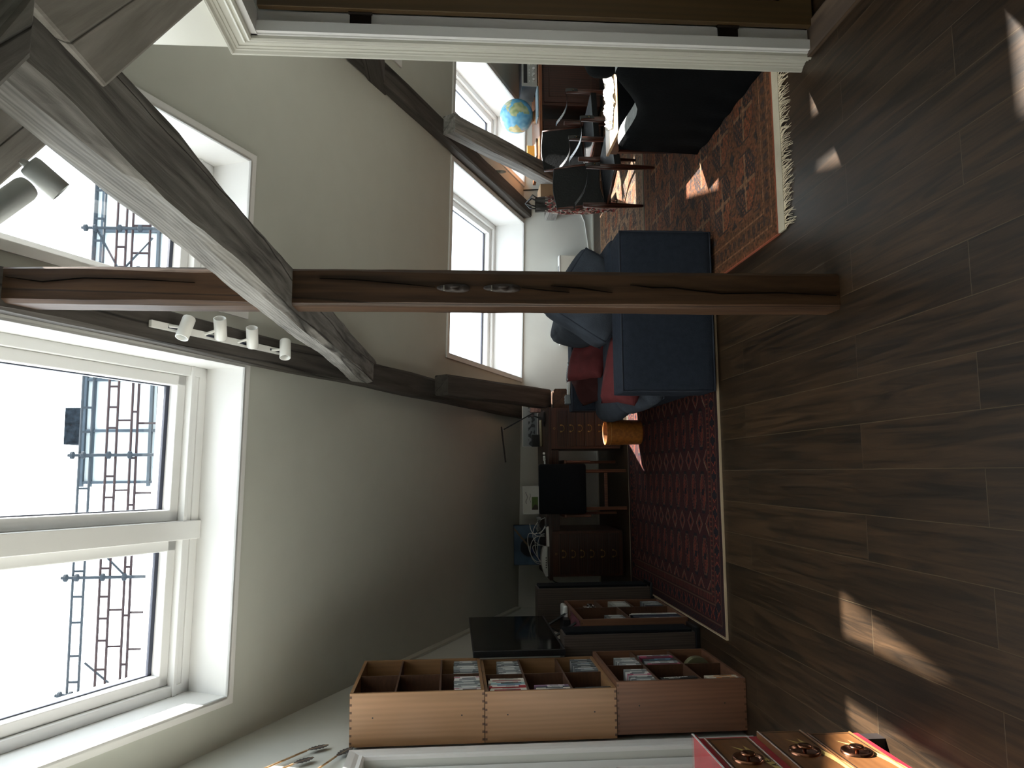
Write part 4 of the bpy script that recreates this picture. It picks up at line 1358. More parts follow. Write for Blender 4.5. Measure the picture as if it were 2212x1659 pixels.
# low bookcase contents
XLb = LBX1 - 0.004
y0_, y1_, z_ = ceL[(0, 1)]
for k in range(5):
    c = CDC[(k * 2) % 6]
    put('compact_disc', '%s disc, %s from the near end, upper near opening, low bookcase' % (HUE[c[0]], ORD[k]), 'compact disc', 'discs in the low bookcase, near opening', item_mesh('cd', c[0], c[1], 0.022, 0.13, 0.13, k + 60), XLb - 0.02, y0_ + 0.15 + 0.024 * k, z_ + 0.0005)
put('paperback', 'cream patterned book against the near side of the low bookcase', 'book', None, item_mesh('book', 'b4a070', '4a4438', 0.022, 0.29, 0.2, 61), XLb - 0.01, y0_ + 0.03, z_ + 0.0005)
y0_, y1_, z_ = ceL[(0, 0)]
for k, (c, c2, tt, hh, lb) in enumerate((('8a8a84', '5d5f5c', 0.05, 0.31, 'thick grey ring binder at the near end of the low bookcase'), ('a8aaa6', 'c4c4c0', 0.012, 0.30, 'thin grey folder beside the grey binder in the low bookcase'), ('1f2838', '26324a', 0.05, 0.33, 'navy album behind the grey folder in the low bookcase'), ('1c2434', '303c54', 0.05, 0.335, 'navy album with the white albums leaning on it, low bookcase'), ('cfcdc6', 'b8b6ae', 0.018, 0.335, 'white tall album beside the navy albums in the low bookcase'), ('d6d4cc', 'c0beb6', 0.014, 0.32, 'outermost white tall album in the low bookcase'))):
    y = y0_ + 0.03 + [0, 0.034, 0.075, 0.13, 0.172, 0.192][k]
    put('record_album', lb, 'album', None, item_mesh('book', c, c2, tt, hh, 0.25, 90 + k), XLb - 0.008, y, z_ + 0.0005)
for r_, cc in ((1, [('a8aaa4', 'd8d8d2'), ('8a8c88', 'c2c2bc')]), (0, [('6a6e70', 'a4a8a8'), ('343c48', '70767c'), ('8c908e', 'c6c8c4')])):
    fill(ceL[(1, r_)], XLb, 'compact_disc', [', lowest far shelf, low bookcase', ', shelf below the amplifier, low bookcase'][r_], 'compact disc', 'discs in the low bookcase, far shelf %s' % ['lowest', 'middle'][r_], cc, 8, 0.13, 0.024, 0.13, start='far', seed=30 + r_)
y0_, y1_, z_ = ceL[(1, 2)]
am = thing('amplifier', 'small silver amplifier with shiny knobs in the low bookcase', 'amplifier', (XLb - 0.14, (y0_ + y1_) / 2 + 0.02, z_))
MB().box(-0.12, 0.10, -0.11, 0.11, 0.006, 0.085).build('chassis', M_BLACK, am, bevel=0.003)
MB().box(0.10, 0.106, -0.115, 0.115, 0.0, 0.09).build('faceplate', mat('brushed_silver', 'b0b2b0', 0.3, 0.9), am, bevel=0.001)
for y, z, r_ in ((-0.06, 0.055, 0.018), (0.065, 0.05, 0.02), (0.0, 0.03, 0.007), (0.02, 0.03, 0.007), (-0.02, 0.03, 0.007)):
    mb = MB(); mb.lathe([(0, 0), (r_, 0), (r_, 0.02), (r_ * 0.8, 0.024), (0, 0.024)], (0.106, y, z), (1, 0, 0), n=16)
    mb.build('knob', M_CHROME, am)
# cloth and set-top objects on the low bookcase
tp = 0.7355
mb = MB()
mb.grid(lambda u, v: (-1.30 + 0.30 * u, 5.36 + 0.42 * v, tp + 0.003 + 0.002 * noise.noise(Vector((u * 6, v * 9, 0)))), 30, 40, colfn=lambda u, v: lerp(hx('7a4048')[:3], hx('3a2c30')[:3], 0.5 + 0.5 * math.sin(u * 40) * math.sin(v * 44)))
tag(mb.build('patterned_cloth', attr_mat('dyed_wool'), at=(-1.15, 5.55, tp)), 'small red patterned cloth lying on the low bookcase under the television', 'cloth')
mb = MB(); mb.rbox((0, 0, 0.02), (0.10, 0.17, 0.04), 0.018, n=6)
o = mb.build('white_dock', mat('white_plastic', 'c9cac6', 0.4), smooth=True); o.location = (-1.04, 5.98, tp)
tag(o, 'small white rounded device on the low bookcase below the television', 'device')
small_box('media_player', 'flat black media box on the low bookcase behind the cloth', 'media player', (-1.17, 5.90, tp + 0.028), (0.2, 0.2, 0.05), M_BLACK)
# loudspeakers
def speaker(label, x0, x1, y0, y1, z1):
    t = thing('loudspeaker', label, 'loudspeaker', ((x0 + x1) / 2, (y0 + y1) / 2, 0))
    MB().box(x0, x1, y0, y1, 0.03, z1).build('cabinet', wood('grey_oak_veneer', '4c423a', '332b26', 'Z', 14, 0.5, 0.3, 0.03, 0.05), t, world=True, bevel=0.004)
    MB().box(x1, x1 + 0.018, y0 + 0.008, y1 - 0.008, 0.05, z1 - 0.012).build('grille', M_CANVB, t, world=True, bevel=0.005)
    MB().box(x0 - 0.01, x1 + 0.03, y0 - 0.012, y1 + 0.012, 0.0, 0.03).build('plinth', M_BLACK, t, world=True, bevel=0.004)
    return t
speaker('near dark-veneer tower loudspeaker at the low bookcase, beside the tall bookcase', -1.34, -1.035, 5.09, 5.285, 0.885)
speaker('far dark-veneer tower loudspeaker at the low bookcase, beside the desk', -1.24, -0.91, 6.24, 6.44, 0.925)
# television
tv = thing('television', 'large black flat television on the low bookcase, facing the sofa', 'television', (-1.12, 5.57, tp))
MB().box(-0.02, 0.02, -0.575, 0.58, 0.155, 0.73).build('housing', M_BLACK, tv, bevel=0.004)
MB().box(0.02, 0.021, -0.565, 0.57, 0.17, 0.722).build('screen', mat('black_glass_screen', '0a0d10', 0.08, spec=0.6, var=0), tv)
for y in (-0.12, 0.28):
    mb = MB(); mb.bar((0, y, 0.17), (0.08, y + 0.06, 0.006), 0.02, 0.012)
    mb.bar((0, y, 0.17), (-0.08, y - 0.02, 0.006), 0.02, 0.012)
    mb.build('foot', M_BLACK, tv)

# ------------------------------------------------------------------ desk with two drawer pedestals
DK = thing('desk', 'long dark rosewood desk against the far wall with two drawer pedestals', 'desk', (-0.18, 7.6, 0))
DYF = 7.25
MB().box(-0.985, 0.60, DYF - 0.012, 8.12, 0.672, 0.703).build('desktop', M_ROSE, DK, world=True, bevel=0.003)
MB().box(-0.54, 0.20, DYF + 0.03, DYF + 0.05, 0.60, 0.672).build('apron', M_ROSE, DK, world=True)
for x0, x1 in ((-0.955, -0.545), (0.212, 0.592)):
    MB().box(x0, x1, DYF + 0.004, 8.05, 0.022, 0.672).build('pedestal', M_ROSE2, DK, world=True, bevel=0.002)
    MB().box(x0 + 0.02, x1 - 0.02, DYF + 0.05, 8.0, 0.0, 0.022).build('plinth', M_BLACK, DK, world=True)
    zz = [0.055, 0.165, 0.262, 0.36, 0.442, 0.525, 0.61]
    hs = [(0.055, 0.155), (0.165, 0.258), (0.268, 0.355), (0.365, 0.437), (0.447, 0.52), (0.53, 0.612)]
    for a, b in hs:
        d = MB().box(x0 + 0.022, x1 - 0.022, DYF - 0.008, DYF + 0.004, a, b).build('drawer', M_ROSE, DK, world=True, bevel=0.002)
        cx, cz = (x0 + x1) / 2, (a + b) / 2
        lp = DK.location
        mb = MB()
        pts = [(cx - 0.03, DYF - 0.008, cz + 0.01), (cx - 0.03, DYF - 0.024, cz + 0.008)] + [(cx - 0.03 * math.cos(q), DYF - 0.026, cz + 0.004 - 0.022 * math.sin(q)) for q in (0.3, 0.8, 1.3, 1.85, 2.3, 2.84)] + [(cx + 0.03, DYF - 0.024, cz + 0.008), (cx + 0.03, DYF - 0.008, cz + 0.01)]
        mb.tube([Vector(p) - lp for p in pts], 0.0028, 6)
        for s_ in (-1, 1):
            mb.lathe([(0, 0), (0.009, 0), (0.007, 0.004), (0, 0.005)], Vector((cx + 0.03 * s_, DYF - 0.008, cz + 0.01)) - lp, (0, -1, 0), n=10)
        mb.build('handle', M_BRASS, d)
    mb = MB(); mb.tube([((x0 + x1) / 2 + 0.009 * math.cos(q * math.pi / 5), DYF - 0.004, 0.643 + 0.009 * math.sin(q * math.pi / 5)) for q in range(10)], 0.002, 5, closed=True)
    mb.build('key_plate', M_BRASS, DK, world=True)

# desk chair, its black back towards the room
ch = thing('desk_chair', 'low wooden chair with square black upholstered back, pushed up to the desk', 'chair', (-0.155, 7.3, 0))
def cb(name, x0, x1, y0, y1, z0, z1, m_, **k):
    return MB().box(x0, x1, y0, y1, z0, z1).build(name, m_, ch, world=True, **k)
mb = MB(); mb.rbox((-0.155, 7.10, 0.595), (0.45, 0.055, 0.43), 0.02, (0, 0.012, 0), 8)
mb.build('backrest', M_CANVB, ch, smooth=True, world=True)
mb = MB(); mb.rbox((-0.155, 7.40, 0.40), (0.44, 0.46, 0.07), 0.025, (0, 0, 0.02), 8)
mb.build('seat', M_CANVB, ch, smooth=True, world=True)
M_CHW = wood('chair_teak', '6b4430', '442a1e', 'Z', 12, 0.4, 0.3, 0.04)
for x in (-0.335, 0.003):
    mb = MB(); mb.bar((x, 7.14, 0.0), (x, 7.12, 0.40), 0.03, 0.03, up=(0, 1, 0)); mb.build('leg', M_CHW, ch, world=True, bevel=0.004)
for x in (-0.40, 0.09):
    mb = MB(); mb.bar((x, 7.60, 0.0), (x, 7.58, 0.52), 0.026, 0.03, up=(0, 1, 0)); mb.build('leg', M_CHW, ch, world=True, bevel=0.004)
    mb = MB(); mb.bar((x, 7.10, 0.565), (x, 7.62, 0.555), 0.03, 0.024); mb.bar((x, 7.13, 0.33), (x, 7.13, 0.56), 0.022, 0.022, up=(0, 1, 0)); mb.build('armrest', M_CHW, ch, world=True, bevel=0.005)
mb = MB(); mb.bar((-0.335, 7.135, 0.19), (0.003, 7.135, 0.19), 0.02, 0.03); mb.build('stretcher', M_CHW, ch, world=True, bevel=0.003)

# wastepaper bin
wb = thing('wastepaper_bin', 'round orange-brown leather wastepaper bin in front of the desk', 'bin', (0.325, 6.50, 0.012))
mb = MB(); mb.lathe([(0.0, 0.0), (0.100, 0.0), (0.103, 0.01), (0.106, 0.29), (0.108, 0.30), (0.104, 0.302), (0.100, 0.295), (0.098, 0.012), (0, 0.010)], n=40)
mb.build('drum', M_BASKET, wb, smooth=True)
mb = MB(); mb.tube([(0.107 * math.cos(q * math.pi / 20), 0.107 * math.sin(q * math.pi / 20), 0.265) for q in range(40)], 0.0015, 5, closed=True)
mb.build('stitching', mat('tan_thread', 'c89a60', 0.8), wb)

DT = 0.7035
# desk lamp
lp_ = thing('desk_lamp', 'black jointed desk lamp with a long flat head on the right of the desk', 'lamp', tuple(Vector((atY(1180, 905, 7.5).x, 7.5, DT))))
b0 = lp_.location
mb = MB(); mb.lathe([(0, 0), (0.075, 0), (0.078, 0.006), (0.07, 0.014), (0.016, 0.02), (0, 0.02)], n=24); mb.build('base', M_BLACK, lp_, smooth=True)
j1 = atY(1150, 898, 7.5) - b0; j2 = atY(1086, 929, 7.5) - b0
mb = MB(); mb.bar((0, 0, 0.015), j1, 0.02, 0.035, up=(0, 1, 0), w2=0.012, h2=0.014); mb.build('lower_arm', M_BLACK, lp_, bevel=0.003)
j1b = atY(1152, 892, 7.5) - b0
mb = MB(); mb.bar(j1b, j2, 0.012, 0.014, up=(0, 1, 0)); mb.build('upper_arm', M_BLACK, lp_, bevel=0.003)
h0 = atY(1083, 922, 7.5) - b0; h1 = atY(1092, 999, 7.5) - b0
mb = MB(); mb.bar(h0, h1, 0.05, 0.013, up=(0, 0, 1)); mb.build('lamp_head', M_BLACK, lp_, bevel=0.004)
for j in (j1, j2):
    mb = MB(); mb.lathe([(0, -0.012), (0.01, -0.012), (0.01, 0.012), (0, 0.012)], j, (0, 1, 0), n=12); mb.build('joint', M_CHROME, lp_)

# pictures standing at the back of the desk
def picture(name, label, px, Y, fn, frame, fw=0.008, nu=60, nv=40, zb=DT, cat='picture'):
    a = atY(px[0], px[2], Y); b = atY(px[0], px[3], Y)
    x0, x1 = min(a.x, b.x), max(a.x, b.x)
    z1 = (a.z + b.z) / 2
    t = thing(name, label, cat, ((x0 + x1) / 2, Y, zb))
    w, h = x1 - x0, z1 - zb
    mb = MB()
    mb.box(-w / 2, w / 2, 0, 0.018, 0, h)
    mb.build('backing', frame, t)
    mb = MB()
    mb.grid(lambda u, v: (-w / 2 + fw + (w - 2 * fw) * u, -0.001, fw + (h - 2 * fw) * v), nu, nv, colfn=fn)
    mb.build('image', attr_mat('printed_sheet', 0.5, spec=0.4), t)
    mb = MB()
    for q in ((-w / 2, w / 2, 0, fw), (-w / 2, w / 2, h - fw, h), (-w / 2, -w / 2 + fw, 0, h), (w / 2 - fw, w / 2, 0, h)):
        mb.box(q[0], q[1], -0.006, 0.002, q[2], q[3])
    mb.build('frame', frame, t)
    return t
def pic_card(u, v):
    c = hx('d8d8d2')[:3]
    if 0.14 < u < 0.62 and v < 0.42:
        return hx('5f7a3c')[:3] if u > 0.24 + 0.1 * math.sin(v * 9) else hx('4a4438')[:3]
    if abs(v - 0.78 - 0.05 * math.sin(u * 18)) < 0.02 and 0.35 < u < 0.8: return hx('7c7c78')[:3]
    if abs(v - 0.55 - 0.04 * math.sin(u * 26)) < 0.02 and 0.4 < u < 0.75: return hx('868682')[:3]
    return c
picture('framed_card', 'white framed card with a small green photograph, above the black desk chair', (1129, 1166, 1050, 1111), 8.08, pic_card, M_TRIM)
def pic_prop(u, v):
    c = lerp(hx('2c3a50')[:3], hx('55708a')[:3], 0.4 + 0.6 * abs(u - 0.5) + 0.3 * noise.noise(Vector((u * 4, v * 4, 0))))
    du, dv = (u - 0.44) * 1.5, v - 0.40
    r = math.hypot(du, dv)
    if r < 0.05: return hx('7b8288')[:3]
    if r < 0.36: c = lerp(hx('10141a')[:3], hx('2a3440')[:3], r)
    elif r < 0.40: c = hx('46586c')[:3]
    for an, wd in ((40, 0.035), (220, 0.05)):
        a = R(an)
        l_ = du * math.cos(a) + dv * math.sin(a); s_ = abs(-du * math.sin(a) + dv * math.cos(a))
        if l_ > 0 and s_ < wd: c = hx('6c5c48')[:3] if an == 40 else hx('1e2f58')[:3]
    return c
picture('canvas_print', 'blue print of an aircraft propeller leaning at the left end of the desk', (1110, 1166, 1134, 1221), 8.04, pic_prop, mat('blue_canvas_edge', '2e3d55', 0.7), fw=0.004)
def pic_horses(u, v):
    c = lerp(hx('9aa0a2')[:3], hx('5e6468')[:3], 1 - v)
    if 0.1 < v < 0.62 and noise.noise(Vector((u * 14, v * 5, 2))) > 0.05: c = hx('33363a')[:3]
    if v < 0.14: c = hx('7f8486')[:3]
    return c
picture('grey_frieze', 'long grey print of running horses leaning behind the desk lamp', (1128, 1168, 868, 966), 8.09, pic_horses, M_TRIM)
a = atY(1160, 952, 7.85)
small_box('card_box', 'small black box with a wavy white line in front of the grey print', 'box', (a.x, 7.85, DT + 0.045), (0.12, 0.05, 0.09), M_BLACK)
a = atY(1172, 935, 7.6)
mb = MB(); mb.tube([(-0.13, 0, 0), (0.13, 0.02, 0.0)], 0.014, 12)
o = mb.build('rolled_paper', mat('kraft_paper', '8f8368', 0.8), smooth=True); o.location = (a.x, 7.68, DT + 0.0145); tag(o, 'rolled brown paper tube lying on the desk beside the lamp', 'paper roll')
a = atY(1160, 876, 7.9)
o = small_box('patterned_tin', 'pink and cream patterned tin on the right end of the desk', 'tin', (a.x - 0.02, 7.86, DT + 0.05), (0.11, 0.09, 0.10), mat('marbled_tin', 'b08a80', 0.5, color2='6a4a48', scale=30))
# little white figure lying on the desk front
fg = thing('toy_figure', 'small white jointed figure lying near the front of the desk', 'figurine', tuple(Vector((atY(1176, 990, 7.36).x, 7.36, DT + 0.012))))
MW = mat('white_plastic', 'c9cac6', 0.4)
MB().rbox((0, 0, 0.012), (0.05, 0.03, 0.024), 0.008, n=4).build('torso', MW, fg, smooth=True)
MB().rbox((0.045, 0, 0.014), (0.024, 0.022, 0.024), 0.01, n=4).build('head', MW, fg, smooth=True)
for s_ in (-1, 1):
    mb = MB(); mb.tube([(-0.025, 0.009 * s_, 0.008), (-0.095, 0.014 * s_, 0.006)], [0.008, 0.006], 8); mb.build('leg', MW, fg, smooth=True)
    mb = MB(); mb.tube([(0.02, 0.018 * s_, 0.012), (-0.015, 0.034 * s_, 0.007)], [0.006, 0.005], 8); mb.build('arm', MW, fg, smooth=True)
# router, papers and cable tangle on the left of the desk
rt = thing('router', 'white curved router lying on the left end of the desk', 'router', (-0.83, 7.42, DT))
def rfn(u, v):
    a = -0.5 + u
    return (a * 0.27, -0.05 + v * 0.10, 0.030 + 0.028 * (1 - (2 * a) ** 2) + 0.012 * a)
mb = MB(); mb.grid(rfn, 16, 6)
mb.grid(lambda u, v: ((u - 0.5) * 0.27, -0.05, v * rfn(u, 0)[2]), 16, 2)
mb.grid(lambda u, v: ((u - 0.5) * 0.27, 0.05, v * rfn(u, 0)[2]), 16, 2)
mb.box(-0.135, 0.135, -0.05, 0.05, 0, 0.004)
mb.build('shell', MW, rt, smooth=False)
mb = MB()
for k in range(5): mb.box(-0.06 + 0.022 * k, -0.048 + 0.022 * k, -0.052, -0.049, 0.012, 0.022)
mb.build('ports', M_BLACK, rt)
rnd = random.Random(11)
cbm = thing('white_cables', 'tangle of thin white cables looping over the router and desk', 'cables', (-0.66, 7.45, DT))
for k in range(5):
    pts = []
    ph = rnd.uniform(0, 6)
    for q in range(26):
        u = q / 25
        pts.append((-0.20 + 0.38 * u + 0.05 * math.sin(u * 9 + ph), 0.03 + 0.03 * math.sin(u * 7 + ph * 2) + 0.02 * k, 0.006 + (0.17 - 0.025 * k) * abs(math.sin(u * math.pi * (1.0 + 0.5 * (k % 3)))) ))
    mb = MB(); mb.tube(pts, 0.0035, 6); mb.build('cable', MW, cbm, smooth=True)
mb = MB(); mb.grid(lambda u, v: ((u - 0.5) * 0.16, (v - 0.5) * 0.12, 0.04 + 0.05 * noise.noise(Vector((u * 5, v * 5, 3))) + 0.03), 12, 10)
mb.grid(lambda u, v: ((u - 0.5) * 0.16, (v - 0.5) * 0.12, 0.002), 2, 2)
o = mb.build('plastic_wrap', mat('clear_grey_film', '8d9090', 0.25), smooth=True); o.location = (-0.50, 7.5, DT); tag(o, 'crumpled grey plastic wrapping on the desk right of the cables', 'wrapping')
o = MB().box(-0.09, 0.09, -0.06, 0.06, 0, 0.012).build('notepad', M_PAPER); o.location = (-0.60, 7.33, DT); o.rotation_euler = (0, 0, R(8)); tag(o, 'white pad of paper at the front edge of the desk by the cables', 'notepad')
mb = MB(); mb.tube([(-0.95, 7.45, DT + 0.02), (-1.02, 7.4, 0.64), (-1.05, 7.3, 0.5), (-1.04, 7.2, 0.3), (-1.02, 7.3, 0.01)], 0.005, 6)
tag(mb.build('cable', M_BLACK), 'black cable hanging off the left end of the desk', 'cable')

# ------------------------------------------------------------------ right side: second desk, stereo, globe
D2Y = 7.65
d2_ = thing('writing_desk', 'dark wooden pedestal desk with panelled doors under the low right window', 'desk', (3.8, 8.0, 0))
M_MAH2 = wood('red_brown_desk_wood', '46281f', '281611', 'Z', 11, 0.4, 0.3, 0.05)
mb = MB(); mb.prism([(3.26, D2Y, 0.665), (4.6, D2Y, 0.665), (4.6, 8.36, 0.665), (3.17, 8.36, 0.665), (3.17, D2Y + 0.08, 0.665)], (0, 0, 0.032))
mb.build('desktop', wood('polished_desk_top', '8a5a3c', '6a3f2a', 'X', 8, 0.22, 0.3, 0.02), d2_, world=True, bevel=0.003)
for x0, x1 in ((3.215, 3.64), (3.79, 4.45)):
    MB().box(x0, x1, D2Y + 0.06, 8.30, 0.05, 0.665).build('pedestal', M_MAH2, d2_, world=True, bevel=0.002)
    MB().box(x0 + 0.03, x1 - 0.03, D2Y + 0.1, 8.26, 0.0, 0.05).build('plinth', M_BLACK, d2_, world=True)
    dd = MB().box(x0 + 0.03, x1 - 0.03, D2Y + 0.045, D2Y + 0.06, 0.09, 0.64).build('door', M_MAH2, d2_, world=True, bevel=0.002)
    lp = d2_.location
    mb = MB()
    for q in ((x0 + 0.09, x1 - 0.09, 0.14, 0.152), (x0 + 0.09, x1 - 0.09, 0.578, 0.59), (x0 + 0.09, x0 + 0.102, 0.14, 0.59), (x1 - 0.102, x1 - 0.09, 0.14, 0.59)):
        mb.box(q[0] - lp.x, q[1] - lp.x, D2Y + 0.038 - lp.y, D2Y + 0.046 - lp.y, q[2], q[3])
    mb.build('moulding', M_ROSE2, dd, bevel=0.002)
D2T = 0.6975
sl = atY(1140, 185, 7.74).x
st = thing('stereo_receiver', 'silver-fronted stereo receiver with rows of knobs on the right-hand desk', 'stereo', (sl + 0.21, 7.74, D2T))
MB().box(-0.21, 0.21, 0.008, 0.36, 0.012, 0.165).build('housing', mat('blue_black_metal', '2c3840', 0.35, 0.4), st, bevel=0.003)
MB().box(-0.215, 0.215, 0.0, 0.008, 0.008, 0.17).build('faceplate', mat('brushed_silver', 'b0b2b0', 0.3, 0.9), st, bevel=0.001)
for k in range(4):
    mb = MB(); mb.lathe([(0, 0), (0.015, 0), (0.013, 0.02), (0, 0.02)], (-0.145 + 0.06 * k, 0.0, 0.045), (0, -1, 0), n=16); mb.build('knob', M_CHROME, st)
for k in range(7):
    MB().box(-0.17 + 0.03 * k, -0.155 + 0.03 * k, -0.006, 0.0, 0.085, 0.092).build('switch', M_CHROME, st)
MB().box(-0.18, 0.10, -0.001, 0.0, 0.11, 0.15).build('dial_window', M_BLACK, st)
for s_ in (-0.17, 0.17):
    for y in (0.04, 0.3):
        mb = MB(); mb.lathe([(0, 0), (0.014, 0), (0.014, 0.012), (0, 0.012)], (s_, y, 0), n=10); mb.build('foot', M_BLACK, st)
o = small_box('laptop', 'closed blue-grey laptop at the front of the right-hand desk', 'laptop', (atY(1160, 232, 7.74).x + 0.03, 7.75, D2T + 0.010), (0.34, 0.16, 0.016), mat('blue_grey_lid', '8fa6b4', 0.3, 0.3))
gc = atY(1113, 251, 7.97)
gr_ = 0.178
gl = thing('globe', 'blue terrestrial globe on the right-hand desk in front of the window', 'globe', (gc.x, 7.97, D2T))
AF = [(-17, 15), (-16, 22), (-10, 30), (-6, 35), (10, 37), (20, 32), (32, 31), (43, 11), (51, 11), (40, -5), (40, -16), (33, -26), (27, -34), (18, -34), (12, -17), (9, -2), (9, 4), (-8, 4.5)]
SA = [(-80, -5), (-77, 8), (-72, 12), (-60, 9), (-50, 1), (-35, -6), (-39, -15), (-48, -27), (-58, -35), (-65, -45), (-69, -54), (-74, -50), (-71, -20), (-76, -14)]
EU = [(-9, 37), (-9, 43), (-1, 44), (-4, 48), (4, 52), (8, 57), (12, 54), (20, 55), (28, 60), (25, 70), (12, 66), (5, 60), (10, 70), (40, 68), (70, 68), (70, 40), (40, 42), (27, 40), (23, 37), (18, 40), (12, 44), (16, 39), (5, 43), (0, 38)]
NAm = [(-168, 66), (-156, 71), (-95, 70), (-80, 62), (-65, 60), (-56, 52), (-65, 45), (-75, 38), (-81, 25), (-97, 26), (-90, 16), (-83, 9), (-105, 20), (-117, 32), (-125, 48), (-150, 60)]
def inside(p, poly):
    x, y = p; c = False
    for i in range(len(poly)):
        x1, y1 = poly[i]; x2, y2 = poly[i - 1]
        if (y1 > y) != (y2 > y) and x < (x2 - x1) * (y - y1) / (y2 - y1) + x1: c = not c
    return c
def gcol(u, v):
    lon = u * 360 - 180; lat = v * 180 - 90
    n_ = noise.noise(Vector((lon * 0.08, lat * 0.08, 0)))
    p = (lon + n_ * 5, lat + n_ * 4)
    if abs(lat % 20) < 0.8 or abs(lon % 20) < 0.8: k = 0.12
    else: k = 0
    for poly, c in ((AF, 'a9ad84'), (SA, 'b3a982'), (EU, 'b4b292'), (NAm, 'b0b08c')):
        if inside(p, poly): return lerp(hx(c)[:3], hx('7f9468')[:3], max(0, min(1, 0.4 + n_ * 1.4)))
    if lat < -68: return hx('dfe6e8')[:3]
    return lerp(lerp(hx('4a8fb8')[:3], hx('6aa9c8')[:3], 0.5 + n_), (1, 1, 1), k)
mb = MB()
tilt = Matrix.Rotation(R(-36), 3, Vector((0.9, -0.43, 0))) if False else Matrix.Identity(3)
lon0 = -8
dirc = Vector((-gc.x, -7.97, 0)).normalized()
side = Vector((dirc.y, -dirc.x, 0))     # towards picture right seen from the camera
side = -side if side.dot(CR) < 0 else side
up = Vector((0, 0, 1))
north = (up * math.cos(R(8)) + side * math.sin(R(28)) * 0.9).normalized()
fwd = (dirc - north * dirc.dot(north)).normalized()
east = fwd.cross(north); east = -east if east.dot(side) < 0 else east
def gfn(u, v):
    lon = R(u * 360 - 180 - lon0); lat = R(v * 180 - 90)
    d = fwd * (math.cos(lat) * math.cos(lon)) + east * (math.cos(lat) * math.sin(lon)) + north * math.sin(lat)
    return d * gr_ + Vector((0, 0, gr_ + 0.028))
mb.grid(gfn, 144, 72, colfn=gcol)
mb.build('ball', attr_mat('printed_globe', 0.3, spec=0.5), gl, smooth=True)
mb = MB(); mb.lathe([(0.0, 0.0), (0.075, 0.0), (0.08, 0.008), (0.06, 0.02), (0.05, 0.036), (0.0, 0.028)], n=24); mb.build('base', wood('globe_base_wood', 'a8825a', '80603f', 'X', 8, 0.4), gl, smooth=True)
a = atY(1158, 320, 7.85)
o = small_box('folder', 'yellow folder propped at the left end of the right-hand desk', 'folder', (a.x, 8.05, D2T + 0.045), (0.22, 0.02, 0.09), mat('yellow_card', 'd6a84c', 0.7))
o = small_box('paperback', 'dark paperback lying in front of the yellow folder', 'book', (a.x, 7.9, D2T + 0.009), (0.2, 0.14, 0.016), mat('dark_olive_cover', '55503f', 0.6), 5)

